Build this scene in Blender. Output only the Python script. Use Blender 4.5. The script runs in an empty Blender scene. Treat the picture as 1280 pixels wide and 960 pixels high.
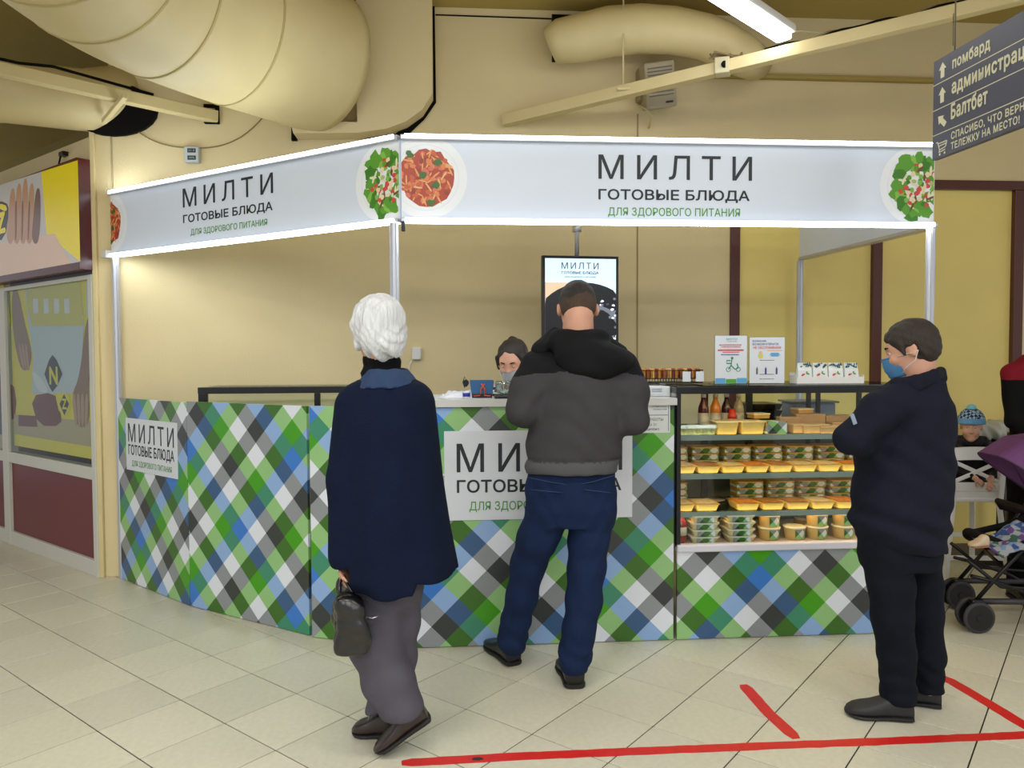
import bpy, bmesh, math, random
import numpy as np
from mathutils import Vector, Matrix, noise as mnoise
random.seed(7)
RNG = np.random.RandomState(5)
PI = math.pi
S = bpy.context.scene
C = S.collection

# ---------------------------------------------------------------- camera
FPX, PITCH, ROLL, CAMH = 952.4, 0.0368, -0.0041, 1.5
_fw = np.array([0, math.cos(PITCH), -math.sin(PITCH)])
_rt = np.array([1.0, 0, 0]); _up = np.cross(_rt, _fw)
_rt, _up = _rt * math.cos(ROLL) + _up * math.sin(ROLL), _up * math.cos(ROLL) - _rt * math.sin(ROLL)
CAMP = np.array([0, 0, CAMH])
cam = bpy.data.cameras.new('camera'); camo = bpy.data.objects.new('camera', cam); C.objects.link(camo)
cam.sensor_width = 36; cam.lens = FPX / 1280 * 36; cam.clip_start = 0.05
camo.matrix_world = Matrix(((_rt[0], _up[0], -_fw[0], 0), (_rt[1], _up[1], -_fw[1], 0), (_rt[2], _up[2], -_fw[2], CAMH), (0, 0, 0, 1)))
S.camera = camo

# ---------------------------------------------------------------- world, hall and fill lights, exposure
w = bpy.data.worlds.new('world'); S.world = w; w.use_nodes = True
w.node_tree.nodes['Background'].inputs[0].default_value = (0.93, 0.95, 1.0, 1)
w.node_tree.nodes['Background'].inputs[1].default_value = 0.55
S.view_settings.view_transform = 'Standard'; S.view_settings.look = 'None'
S.view_settings.exposure = 0.30; S.view_settings.gamma = 1

def area_light(name, loc, size, power, col=(1, .99, .97), rot=(0, 0, 0)):
    l = bpy.data.lights.new(name, 'AREA'); l.shape = 'RECTANGLE'; l.size, l.size_y = size; l.energy = power; l.color = col
    o = bpy.data.objects.new(name, l); o.location = loc; o.rotation_euler = rot; C.objects.link(o); return o
# rows of ceiling tubes in the hall, behind and above the photographer; the rear row is added fill for the kiosk wall
for x, y, p in ((-3.4, 1.3, 34), (-.6, 1.3, 34), (2.3, 1.3, 28), (-3.0, -1.4, 44), (.3, -1.4, 48), (3.6, -1.4, 40), (-3.2, -4.2, 75), (.3, -4.2, 85), (3.8, -4.2, 75)):
    area_light('hall_and_fill_light', (x, y, 3.82), (1.5, .25), p)

# ---------------------------------------------------------------- helpers: projection
def ray(px, py):
    return _fw + _rt * (px - 640) / FPX - _up * (py - 480) / FPX
def at(px, py, Y):
    d = ray(px, py); return CAMP + d * Y / d[1]
def floor_at(px, py, z=0.0):
    d = ray(px, py); return CAMP + d * (z - CAMH) / d[2]

class Frame:
    """a vertical plane: u along it, v into the kiosk/wall (away from the viewer), z up"""
    def __init__(s, O, ang):
        s.O = np.array(O, float); s.ang = ang
        s.D = np.array([math.cos(ang), math.sin(ang)]); s.N = np.array([-math.sin(ang), math.cos(ang)])
    def p(s, u, v, z=0):
        q = s.O + s.D * u + s.N * v; return Vector((q[0], q[1], z))
    def uz(s, px, py, v=0):
        O = s.O + s.N * v; d = ray(px, py); t = (O @ s.N) / (d[:2] @ s.N); P = CAMP + t * d
        return float((P[:2] - O) @ s.D), float(P[2])

K = Frame((-.552, 3.858), math.radians(4.22))                    # kiosk front
KL = Frame((-2.686, 5.142), math.atan2(3.858 - 5.142, -.552 + 2.686))   # kiosk left fascia, u from the wall post to the corner post
BW = Frame((-2.69, 5.17), math.radians(4.25))                    # back wall
LW = Frame((-2.80, 5.166), math.atan2(-1.153, 1.485))            # left shop front: u is negative towards the far left

# ---------------------------------------------------------------- helpers: colour and materials
def lin(c):
    return tuple((x / 12.92 if x <= .04045 else ((x + .055) / 1.055) ** 2.4) for x in c)
MATS = {}
def mat(name, col, rough=.6, metal=0, var=0, vscale=8, bump=0, bscale=60, emit=0, alpha=None, trans=0, spec=.5, sheen=0, stretch=None):
    if name in MATS: return MATS[name]
    m = bpy.data.materials.new(name); m.use_nodes = True; nt = m.node_tree; b = nt.nodes['Principled BSDF']
    c = lin(col) + (1,)
    b.inputs['Base Color'].default_value = c; b.inputs['Roughness'].default_value = rough; b.inputs['Metallic'].default_value = metal
    b.inputs['Specular IOR Level'].default_value = .15 if rough >= .74 else spec
    if sheen: b.inputs['Sheen Weight'].default_value = sheen; b.inputs['Sheen Roughness'].default_value = .5
    if trans: b.inputs['Transmission Weight'].default_value = trans; b.inputs['IOR'].default_value = 1.45
    if emit: b.inputs['Emission Color'].default_value = c; b.inputs['Emission Strength'].default_value = emit
    tc = nt.nodes.new('ShaderNodeTexCoord'); src = tc.outputs['Object']
    if stretch:
        mp = nt.nodes.new('ShaderNodeMapping'); mp.inputs['Scale'].default_value = stretch
        nt.links.new(src, mp.inputs['Vector']); src = mp.outputs['Vector']
    if var:
        n = nt.nodes.new('ShaderNodeTexNoise'); n.inputs['Scale'].default_value = vscale; n.inputs['Detail'].default_value = 5
        nt.links.new(src, n.inputs['Vector'])
        r = nt.nodes.new('ShaderNodeMapRange'); r.inputs[1].default_value = .3; r.inputs[2].default_value = .7
        r.inputs[3].default_value = 1 - var; r.inputs[4].default_value = 1 + var
        nt.links.new(n.outputs['Fac'], r.inputs[0])
        vm = nt.nodes.new('ShaderNodeVectorMath'); vm.operation = 'SCALE'; vm.inputs[0].default_value = c[:3]
        nt.links.new(r.outputs[0], vm.inputs['Scale']); nt.links.new(vm.outputs[0], b.inputs['Base Color'])
        if emit: nt.links.new(vm.outputs[0], b.inputs['Emission Color'])
    if bump:
        n = nt.nodes.new('ShaderNodeTexNoise'); n.inputs['Scale'].default_value = bscale; n.inputs['Detail'].default_value = 3
        nt.links.new(src, n.inputs['Vector'])
        bp = nt.nodes.new('ShaderNodeBump'); bp.inputs['Strength'].default_value = bump; bp.inputs['Distance'].default_value = .01
        nt.links.new(n.outputs['Fac'], bp.inputs['Height']); nt.links.new(bp.outputs[0], b.inputs['Normal'])
    MATS[name] = m; return m
def glass_mat(name, tint=(.9, .95, .95), amount=.08, rough=.03):
    """thin clear sheet: mostly transparent, mirror-like at the rest"""
    if name in MATS: return MATS[name]
    m = bpy.data.materials.new(name); m.use_nodes = True; nt = m.node_tree; nt.nodes.clear()
    o = nt.nodes.new('ShaderNodeOutputMaterial'); mx = nt.nodes.new('ShaderNodeMixShader'); t = nt.nodes.new('ShaderNodeBsdfTransparent')
    g = nt.nodes.new('ShaderNodeBsdfGlossy'); g.inputs['Roughness'].default_value = rough
    t.inputs[0].default_value = lin(tint) + (1,)
    f = nt.nodes.new('ShaderNodeLayerWeight'); f.inputs[0].default_value = .5
    pw = nt.nodes.new('ShaderNodeMath'); pw.operation = 'POWER'; pw.inputs[1].default_value = 5; nt.links.new(f.outputs['Facing'], pw.inputs[0])
    a = nt.nodes.new('ShaderNodeMath'); a.operation = 'MULTIPLY_ADD'; a.inputs[1].default_value = .4; a.inputs[2].default_value = amount * .35; a.use_clamp = True
    nt.links.new(pw.outputs[0], a.inputs[0]); nt.links.new(a.outputs[0], mx.inputs[0])
    nt.links.new(t.outputs[0], mx.inputs[1]); nt.links.new(g.outputs[0], mx.inputs[2]); nt.links.new(mx.outputs[0], o.inputs[0])
    MATS[name] = m; return m

W_, K_, G_, B_ = (.87, .895, .93), (.22, .235, .23), (.26, .60, .05), (.23, .47, .79)
SEQ_A = [W_, K_, W_, G_, B_, W_, K_, G_, W_, K_, B_, G_]
SEQ_B = [W_, K_, B_, G_, W_, K_, W_, G_, B_, W_, K_, G_]
def plaid_mat(name='plaid_print', rough=.35, warm=None):
    """printed tartan turned 45 degrees: two woven colour sequences averaged; UV is in half-diagonals of a cell"""
    if name in MATS: return MATS[name]
    m = bpy.data.materials.new(name); m.use_nodes = True; nt = m.node_tree; b = nt.nodes['Principled BSDF']
    b.inputs['Roughness'].default_value = rough
    uv = nt.nodes.new('ShaderNodeUVMap'); uv.uv_map = 'UVMap'
    sp = nt.nodes.new('ShaderNodeSeparateXYZ'); nt.links.new(uv.outputs[0], sp.inputs[0])
    outs = []
    for op, seq in (('ADD', SEQ_A), ('SUBTRACT', SEQ_B)):
        a = nt.nodes.new('ShaderNodeMath'); a.operation = op
        nt.links.new(sp.outputs[0], a.inputs[0]); nt.links.new(sp.outputs[1], a.inputs[1])
        d = nt.nodes.new('ShaderNodeMath'); d.operation = 'MULTIPLY_ADD'; d.inputs[1].default_value = 1 / 24; d.inputs[2].default_value = .5 / 12
        nt.links.new(a.outputs[0], d.inputs[0])
        fr = nt.nodes.new('ShaderNodeMath'); fr.operation = 'FRACT'; nt.links.new(d.outputs[0], fr.inputs[0])
        cr = nt.nodes.new('ShaderNodeValToRGB'); e = cr.color_ramp; e.interpolation = 'CONSTANT'
        e.elements[0].position = 0; e.elements[1].position = 1 / 12
        for i in range(2, 12): e.elements.new(i / 12)
        for i in range(12): e.elements[i].color = tuple(seq[i]) + (1,)
        nt.links.new(fr.outputs[0], cr.inputs[0]); outs.append(cr.outputs[0])
    mx = nt.nodes.new('ShaderNodeMix'); mx.data_type = 'RGBA'; mx.inputs[0].default_value = .5
    nt.links.new(outs[0], mx.inputs[6]); nt.links.new(outs[1], mx.inputs[7])
    gm = nt.nodes.new('ShaderNodeGamma'); gm.inputs[1].default_value = 2.2
    nt.links.new(mx.outputs[2], gm.inputs[0]); nt.links.new(gm.outputs[0], b.inputs['Base Color'])
    MATS[name] = m; return m

# ---------------------------------------------------------------- helpers: meshes and objects
def obj(name, bm, m, parent=None, loc=None, smooth=False, label=None, rotz=None):
    if isinstance(bm, bpy.types.Mesh): me = bm
    else:
        me = bpy.data.meshes.new(name); bm.normal_update(); bm.to_mesh(me); bm.free()
    for x in (m if isinstance(m, (list, tuple)) else [m]):
        if x is not None and len(me.materials) < (len(m) if isinstance(m, (list, tuple)) else 1): me.materials.append(x)
    if smooth:
        me.polygons.foreach_set('use_smooth', [True] * len(me.polygons))
        if smooth == 'auto': me.set_sharp_from_angle(angle=math.radians(40))
    o = bpy.data.objects.new(name, me); C.objects.link(o)
    if parent is not None: o.parent = parent
    if loc is not None: o.location = loc
    if rotz is not None: o.rotation_euler = (0, 0, rotz)
    if label: o['label'] = label
    return o
def thing(name, label, cat, loc=(0, 0, 0), rotz=0, group=None):
    o = bpy.data.objects.new(name, None); C.objects.link(o); o.empty_display_size = .1
    o.location = loc; o.rotation_euler = (0, 0, rotz); o['label'] = label; o['category'] = cat
    if group: o['group'] = group
    return o
def tag(o, label, cat, group=None):
    o['label'] = label; o['category'] = cat
    if group: o['group'] = group
    return o
def struct(o): o['kind'] = 'structure'; return o
def copy_tree(o, parent=None):
    c = o.copy(); C.objects.link(c)
    if parent is not None: c.parent = parent
    for ch in list(o.children): copy_tree(ch, c)
    return c
def BM(): return bmesh.new()
def merge(bm, other, M=None):
    if M is not None: bmesh.ops.transform(other, matrix=M, verts=other.verts)
    me = bpy.data.meshes.new('tmp'); other.to_mesh(me); other.free(); bm.from_mesh(me); bpy.data.meshes.remove(me)
def box(bm, c, s, bev=0, R=None, mi=0, seg=2):
    t = BM(); bmesh.ops.create_cube(t, size=1)
    bmesh.ops.scale(t, vec=s, verts=t.verts)
    if bev: bmesh.ops.bevel(t, geom=t.edges[:], offset=bev, segments=seg, profile=.5, affect='EDGES')
    for f in t.faces: f.material_index = mi
    M = Matrix.Translation(c)
    if R is not None: M = M @ (R.to_4x4() if not isinstance(R, (int, float)) else Matrix.Rotation(R, 4, 'Z'))
    merge(bm, t, M); return bm
def box2(bm, lo, hi, bev=0, mi=0):
    return box(bm, [(a + b) / 2 for a, b in zip(lo, hi)], [abs(b - a) for a, b in zip(lo, hi)], bev, None, mi)
def beam(bm, a, b, w, h, bev=0, mi=0, roll=0):
    a, b = Vector(a), Vector(b); d = b - a
    q = d.to_track_quat('Y', 'Z').to_matrix().to_4x4()
    t = BM(); bmesh.ops.create_cube(t, size=1); bmesh.ops.scale(t, vec=(w, d.length, h), verts=t.verts)
    if bev: bmesh.ops.bevel(t, geom=t.edges[:], offset=bev, segments=2, profile=.5, affect='EDGES')
    for f in t.faces: f.material_index = mi
    merge(bm, t, Matrix.Translation((a + b) / 2) @ q @ Matrix.Rotation(roll, 4, 'Y')); return bm
def tube(bm, pts, r, seg=10, cap=True, mi=0, closed=False, sy=1.0):
    """sweep a circle (radius or list of radii) along points, with a transported frame"""
    P = [Vector(p) for p in pts]; n = len(P); rr = r if isinstance(r, (list, tuple)) else [r] * n
    T = []
    for i in range(n):
        a = P[(i - 1) % n] if (i > 0 or closed) else P[i]; b = P[(i + 1) % n] if (i < n - 1 or closed) else P[i]
        T.append((b - a).normalized())
    ref = Vector((0, 0, 1)) if abs(T[0].z) < .9 else Vector((0, 1, 0))
    X = T[0].cross(ref).normalized(); rings = []
    for i in range(n):
        X = (X - T[i] * X.dot(T[i])); X.normalize(); Y = T[i].cross(X)
        rings.append([bm.verts.new(P[i] + X * rr[i] * math.cos(2 * PI * k / seg) + Y * rr[i] * sy * math.sin(2 * PI * k / seg)) for k in range(seg)])
    for i in range(n if closed else n - 1):
        A, B = rings[i], rings[(i + 1) % n]
        for k in range(seg):
            f = bm.faces.new((A[k], A[(k + 1) % seg], B[(k + 1) % seg], B[k])); f.material_index = mi; f.smooth = True
    if cap and not closed:
        f = bm.faces.new(list(reversed(rings[0]))); f.material_index = mi
        f = bm.faces.new(rings[-1]); f.material_index = mi
    return bm
def lathe(bm, prof, c=(0, 0, 0), seg=24, mi=0, sx=1, sy=1):
    rings = []
    for r, z in prof:
        rings.append([bm.verts.new((c[0] + sx * max(r, 1e-4) * math.cos(2 * PI * k / seg), c[1] + sy * max(r, 1e-4) * math.sin(2 * PI * k / seg), c[2] + z)) for k in range(seg)])
    for A, B in zip(rings, rings[1:]):
        for k in range(seg):
            f = bm.faces.new((A[k], A[(k + 1) % seg], B[(k + 1) % seg], B[k])); f.material_index = mi; f.smooth = True
    f = bm.faces.new(list(reversed(rings[0]))); f.material_index = mi
    f = bm.faces.new(rings[-1]); f.material_index = mi
    return bm
def prism(bm, pts, y0, y1, mi=0):
    """outline in (x, z), extruded along y"""
    A = [bm.verts.new((x, y0, z)) for x, z in pts]; B = [bm.verts.new((x, y1, z)) for x, z in pts]; n = len(pts)
    f = bm.faces.new(A); f.material_index = mi; g = bm.faces.new(list(reversed(B))); g.material_index = mi
    for k in range(n):
        h = bm.faces.new((A[(k + 1) % n], A[k], B[k], B[(k + 1) % n])); h.material_index = mi
    bmesh.ops.recalc_face_normals(bm, faces=bm.faces[:]); return bm
def plaid_uv(me, cx, cz, cell=.0715, ox=0, oz=0, cyl=None):
    """UV in half-diagonals; (cx,cz) is the local point where cell column ox / row oz is centred"""
    uvl = me.uv_layers.new(name='UVMap')
    for poly in me.polygons:
        for li in poly.loop_indices:
            v = me.vertices[me.loops[li].vertex_index].co
            x = v.x
            if cyl: x = math.atan2(v.x, -v.y) * cyl
            uvl.data[li].uv = ((x - cx) / cell + ox, -(v.z - cz) / cell + oz)
def grid_sheet(w, d, nx, ny, f):
    bm = BM(); V = [[bm.verts.new((w * (i / nx - .5), d * (j / ny - .5), f(i / nx, j / ny))) for j in range(ny + 1)] for i in range(nx + 1)]
    for i in range(nx):
        for j in range(ny): bm.faces.new((V[i][j], V[i + 1][j], V[i + 1][j + 1], V[i][j + 1]))
    return bm

# ---------------------------------------------------------------- helpers: lettering (built-in font, turned to mesh)
def text_mesh(body, size=1.0, bold=0.0, spacing=1.0, lines=1.0, extrude=.0008, align='LEFT'):
    cu = bpy.data.curves.new('txt', 'FONT'); cu.body = body; cu.size = size; cu.offset = bold * size; cu.space_character = spacing
    cu.space_line = lines; cu.extrude = 0; cu.align_x = align; cu.resolution_u = 3
    o = bpy.data.objects.new('txt', cu); C.objects.link(o)
    dg = bpy.context.evaluated_depsgraph_get(); dg.update()
    me = bpy.data.meshes.new_from_object(o.evaluated_get(dg)); bpy.data.objects.remove(o); bpy.data.curves.remove(cu)
    me.materials.clear()
    return me
def lettering(body, x0, x1, z0, z1, m, parent, y=-.001, bold=0.0, spacing=1.0, name='lettering', shear=0):
    """text fitted to the rectangle x0..x1, z0..z1 in the parent's local xz plane, facing -y"""
    me = text_mesh(body, 1.0, min(bold, 0), spacing)
    if bold > 0:                                   # heavier strokes: the outline repeated a hair's breadth around itself
        t = BM()
        for k in range(9):
            q = BM(); q.from_mesh(me); a = 2 * PI * k / 8; f = 0 if k == 8 else bold
            bmesh.ops.translate(q, vec=(f * math.cos(a), f * math.sin(a), k * 4e-5), verts=q.verts); merge(t, q)
        t.to_mesh(me); t.free()
    n = len(me.vertices); a = np.zeros(n * 3); me.vertices.foreach_get('co', a); a = a.reshape(-1, 3)
    lo, hi = a.min(0), a.max(0)
    b = np.zeros_like(a)
    b[:, 0] = x0 + (a[:, 0] - lo[0]) / (hi[0] - lo[0]) * (x1 - x0)
    b[:, 2] = z0 + (a[:, 1] - lo[1]) / (hi[1] - lo[1]) * (z1 - z0); b[:, 1] = y - (a[:, 2] if bold > 0 else 0)
    if shear: b[:, 2] += shear * (b[:, 0] - x0)
    me.vertices.foreach_set('co', b.ravel()); me.update()
    if body == 'МИЛТИ' and z1 - z0 > .04:          # the big title: every letter a piece of its own
        ed = sorted((float(b[list(p.vertices), 0].min()), float(b[list(p.vertices), 0].max()), p.index) for p in me.polygons)
        gs = []; 
        for lo_, hi_, i in ed:
            if gs and lo_ < gs[-1][1] + 1e-4: gs[-1][1] = max(gs[-1][1], hi_); gs[-1][2].append(i)
            else: gs.append([lo_, hi_, [i]])
        for g in gs:
            ids = sorted({v for i in g[2] for v in me.polygons[i].vertices}); mp = {v: k for k, v in enumerate(ids)}
            q = bpy.data.meshes.new('letter'); q.from_pydata([tuple(b[v]) for v in ids], [], [[mp[v] for v in me.polygons[i].vertices] for i in g[2]]); o = obj('letter', q, m, parent)
        bpy.data.meshes.remove(me); return o
    o = obj(name, me, m, parent); return o

def blob(bm, cx, cz, rx, rz, y, mi=0, n=12, jag=.15, rot=0, clip=None):
    vs = []
    for k in range(n):
        t = 2 * PI * k / n; r = 1 + random.uniform(-jag, jag)
        x, z = rx * r * math.cos(t), rz * r * math.sin(t)
        x, z = cx + x * math.cos(rot) - z * math.sin(rot), cz + x * math.sin(rot) + z * math.cos(rot)
        if clip: x = min(max(x, clip[0]), clip[1]); z = min(max(z, clip[2]), clip[3])
        vs.append((x, z))
    if clip and max(v[0] for v in vs) - min(v[0] for v in vs) < 1e-4: return
    f = bm.faces.new([bm.verts.new((x, y, z)) for x, z in vs]); f.material_index = mi
    if f.calc_area() < 1e-9: bm.faces.remove(f)
    else:
        f.normal_update()
        if f.normal.y > 0: f.normal_flip()

# ================================================================ THE SETTING
M_wall = mat('wall_paint', (.87, .805, .63), .75, var=.04, vscale=1.6, bump=.15, bscale=90)
M_ochre = mat('ceiling_paint', (.66, .58, .33), .8, var=.06, vscale=1.1, bump=.2, bscale=40)
M_yellow = mat('yellow_panel', (.92, .84, .50), .5, var=.05, vscale=1.5)
M_brown = mat('brown_frame', (.34, .17, .12), .35)
M_duct = mat('painted_duct', (.83, .765, .57), .45, var=.06, vscale=2.5, bump=.1, bscale=12)
M_black = mat('black_gap', (.06, .055, .05), .9)
M_grout = mat('floor_grout', (.20, .19, .16), .9)
M_tile = [mat('floor_tile_%s' % n, c, .33, var=.05, vscale=38, bump=.04, bscale=14, spec=.42) for n, c in
          (('a', (.80, .785, .70)), ('b', (.815, .80, .715)), ('c', (.785, .77, .69)))]
M_alu = mat('aluminium', (.78, .79, .82), .35, .55)
M_white = mat('white_plastic', (.88, .88, .87), .4)
M_frame = mat('white_frame', (.80, .80, .76), .45)
M_maroon = mat('maroon_panel', (.42, .14, .15), .4)
M_dark = mat('black_metal', (.055, .058, .06), .35)
M_wire = mat('painted_wire', (.55, .48, .32), .7)
M_brass = mat('dull_steel', (.45, .42, .36), .4, .8)

# floor: grout bed, then every tile laid on it
bm = BM(); box2(bm, (-8, -4, -.06), (7.5, 9, -.004)); floor_o = struct(obj('floor', bm, M_grout))
TS, TY, TX0, TY0 = .3496, .6665, -2.1648, 2.9541
def tile_mesh(name):
    bm = BM(); box(bm, (0, 0, -.004), (TS - .0055, TS - .0055, .008), .0012, seg=1)
    me = bpy.data.meshes.new(name); bm.to_mesh(me); bm.free(); return me
TM = []
for m in M_tile:
    me = tile_mesh('tile'); me.materials.append(m); TM.append(me)
rest = BM(); ntile = 0; cand = []
for a in range(-16, 24):
    for d in range(-14, 22):
        ca, cd = a + .5, d + .5
        x = TX0 + TS * (ca * math.cos(TY) + cd * math.sin(TY)); y = TY0 + TS * (-ca * math.sin(TY) + cd * math.cos(TY))
        if x < -6.5 or x > 6 or y < -2.5 or y > 7.4: continue
        vis = False
        if y > 2.35:
            px = 640 + FPX * x / y
            vis = -40 < px < 1330 and y < 5.75
            if x < -.552 and (np.array([x, y]) - KL.O) @ KL.N > .3 and x > -2.6: vis = False
            if -.5 < x < 2.1 and y > 4.25: vis = False
        cand.append((x, y, vis))
for x, y, vis in cand:
    if vis and ntile < 298:
        o = bpy.data.objects.new('tile', TM[random.randrange(3)]); C.objects.link(o); o.parent = floor_o
        o.location = (x, y, random.uniform(-.0004, .0004)); o.rotation_euler = (0, 0, -TY); ntile += 1
    else: box(rest, (x, y, -.004), (TS - .0055, TS - .0055, .008), 0, -TY)
o = obj('distant_tiles', rest, M_tile[0], floor_o); o['kind'] = 'stuff'

bm = BM(); box2(bm, (-11, -.6, 3.9), (7.5, 13, 4.0)); struct(obj('ceiling', bm, M_ochre))

def in_frame(o, F, u=0, v=0, z=0):
    p = F.p(u, v, z); o.location = p; o.rotation_euler = (0, 0, F.ang); return o

# back wall and its framed yellow panels
bm = BM(); box2(bm, (0, 0, 0), (4.27, .12, 3.9)); wall_back = in_frame(struct(obj('wall_back', bm, M_wall)), BW)
bm = BM(); box2(bm, (4.27, 0.0, 2.76), (9.0, .12, 3.9)); box2(bm, (6.47, 0, 0), (9, .12, 2.76)); box2(bm, (4.27, .1, 0), (6.47, .12, 2.76))
in_frame(struct(obj('wall_right', bm, M_wall)), BW)
fr = struct(bpy.data.objects.new('window_3', None)); C.objects.link(fr); in_frame(fr, BW)
for a, b in ((4.265, 4.335), (5.325, 5.395), (6.40, 6.475)):
    bm = BM(); box2(bm, (a, -.02, .05), (b, .06, 2.70), .004); obj('post', bm, M_brown, fr)
bm = BM(); box2(bm, (4.265, -.021, 2.70), (6.475, .06, 2.765), .004); obj('head_rail', bm, M_brown, fr)
for a, b in ((4.335, 5.325), (5.395, 6.40)):
    bm = BM(); box2(bm, (a, .02, 0), (b, .05, 2.70)); obj('panel', bm, M_yellow, fr)
bm = BM(); box2(bm, (4.34, -.012, 0), (8.5, .02, .09), .003); in_frame(struct(obj('baseboard_back', bm, mat('baseboard', (.42, .36, .27), .5))), BW)
# seam strip and mid-height ledge of the back wall
bm = BM(); box2(bm, (3.588, -.006, 0), (3.598, 0, 3.2), .001); in_frame(struct(obj('trim_1', bm, mat('seam', (.62, .55, .38), .7))), BW)
bm = BM(); box2(bm, (3.9, -.05, 3.455), (8.9, 0, 3.485), .006); in_frame(struct(obj('trim_2', bm, M_ochre)), BW)
# box column that takes the big duct
bm = BM(); prism(bm, [(1.66, 3.06), (1.66, 3.9), (2.16, 3.9), (2.16, 3.26), (2.09, 3.15), (1.98, 3.07), (1.85, 3.02), (1.66, 2.99), (1.24, 2.98), (1.22, 3.06)], -.16, 0)
in_frame(struct(obj('trim_3', bm, M_wall)), BW)
bm = BM(); prism(bm, [(2.16, 3.9), (2.175, 3.9), (2.18, 3.25), (2.10, 3.135), (1.99, 3.03), (1.84, 2.975), (1.70, 2.965), (1.7, 3.0), (1.9, 3.03), (2.1, 3.2)], -.012, 0)
in_frame(struct(obj('recess_shade', bm, M_black)), BW)  # black crescent: colour stands in for the dark recess round the box
bm = BM(); box2(bm, (1.2, -.03, 2.97), (1.235, 0, 3.12)); prism(bm, [(2.18, 3.842), (2.18, 3.85), (3.1, 3.845), (3.1, 3.837)], -.006, 0)
in_frame(struct(obj('trim_5', bm, M_black)), BW)

# left: pier beside the kiosk, low partition above the shop front, dim void behind it
bm = BM(); box2(bm, (-.125, .0, 0), (.02, .2, 3.05), .004); struct(in_frame(obj('wall_pier', bm, M_wall), BW))
bm = BM(); box2(bm, (-.128, -.025, 0), (-.095, .02, 3.06), .006); tag(in_frame(obj('conduit', bm, M_duct), BW), 'cream painted conduit running up the pier corner beside the shop window', 'conduit')
bm = BM(); box2(bm, (-4.2, .0, 2.06), (0, .12, 2.99)); struct(in_frame(obj('wall_left', bm, M_wall), LW))
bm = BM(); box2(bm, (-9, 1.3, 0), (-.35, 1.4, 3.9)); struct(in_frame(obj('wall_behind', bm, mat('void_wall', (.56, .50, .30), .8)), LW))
bm = BM(); box2(bm, (-4.2, .7, 0), (.4, .75, 2.05)); struct(in_frame(obj('wall_inside', bm, mat('shop_back', (.45, .36, .22), .8)), LW))

# ---------------------------------------------------------------- shop front left
def px_poly(bm, F, pts, v, mi=0, off=(0, 0)):
    vs = [F.uz(px, py, v) for px, py in pts]
    f = bm.faces.new([bm.verts.new((a + off[0], v, b + off[1])) for a, b in vs]); f.material_index = mi; f.normal_update()
    if f.normal.y > 0: f.normal_flip()
def smooth_outline(pts, n=3):
    for _ in range(n):
        q = []
        for i in range(len(pts)):
            a, b = pts[i], pts[(i + 1) % len(pts)]
            q += [(.75 * a[0] + .25 * b[0], .75 * a[1] + .25 * b[1]), (.25 * a[0] + .75 * b[0], .25 * a[1] + .75 * b[1])]
        pts = q
    return pts
def ear(poly_bm): bmesh.ops.triangulate(poly_bm, faces=poly_bm.faces[:])
M_pane = glass_mat('shop_glass', (.93, .95, .95), .03)
M_prints = [mat('print_yellow', (.98, .88, .05), .3), mat('print_skin', (.64, .47, .37), .35), mat('print_apron', (.84, .86, .90), .35), mat('print_check', (.90, .83, .42), .35),
            mat('print_dark', (.12, .11, .09), .35), mat('print_red', (.50, .14, .10), .35), mat('print_tan', (.80, .70, .53), .35), mat('print_skin_light', (.80, .62, .50), .35), mat('print_white', (.93, .93, .95), .35)]
w1 = struct(bpy.data.objects.new('window_1', None)); C.objects.link(w1); in_frame(w1, LW)
w2 = struct(bpy.data.objects.new('window_2', None)); C.objects.link(w2); in_frame(w2, LW)
def rail(par, u0, u1, z0, z1, name='frame_rail', d=.035, m=M_frame):
    bm = BM(); box2(bm, (u0, -d, z0), (u1, .04, z1), .003); return obj(name, bm, m, par)
rail(w1, -.06, 0, 0, 2.06, 'frame_post', .037); rail(w1, -1.66, -1.54, 0, 2.06, 'frame_post', .037)
rail(w1, -1.54, -.06, .665, .75); rail(w1, -1.54, -.06, 0, .11, 'bottom_rail'); rail(w1, -1.54, -.06, 2.03, 2.06)
rail(w2, -4.0, -1.66, .665, .75); rail(w2, -4.0, -1.66, 0, .11, 'bottom_rail'); rail(w2, -3.2, -3.1, .0, 2.06, 'frame_post', .037); rail(w2, -4.0, -1.66, 2.03, 2.06)
for par, a, b in ((w1, -1.54, -.06), (w2, -3.1, -1.66)):
    bm = BM(); box2(bm, (a, -.012, .11), (b, .01, .665)); obj('lower_panel', bm, M_maroon, par)
    bm = BM(); box2(bm, (a, -.016, .75), (b, -.012, 2.03)); obj('pane', bm, M_pane, par)
pz = -.006
bm = BM(); box2(bm, (-1.50, pz + .001, .80), (-.06, pz + .006, 2.03), mi=0)
def cp(x, y): return (x / 4, 320 + y / 4)            # from the enlarged study of the poster to picture coordinates
px_poly(bm, LW, [cp(50, 95), cp(470, 60), cp(475, 115), cp(50, 160)], pz - .0002, 4)
px_poly(bm, LW, [cp(125, 155), cp(400, 120), cp(420, 350), cp(400, 640), cp(350, 690), cp(160, 690), cp(165, 500), cp(140, 330)], pz - .0004, 2)
px_poly(bm, LW, [cp(130, 158), cp(400, 123), cp(415, 350), cp(160, 350), cp(138, 270)], pz - .0006, 3)
for i in range(4): px_poly(bm, LW, [cp(165 + i * 52, 215), cp(190 + i * 52, 212), cp(192 + i * 52, 285), cp(167 + i * 52, 288)], pz - .0008, 8)
px_poly(bm, LW, [cp(138, 265), cp(400, 240), cp(402, 300), cp(148, 310)], pz - .0007, 3)
px_poly(bm, LW, smooth_outline([cp(60, 160), cp(88, 158), cp(120, 330), cp(160, 480), cp(150, 560), cp(110, 580), cp(80, 480), cp(60, 330)], 2), pz - .001, 1)
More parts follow.
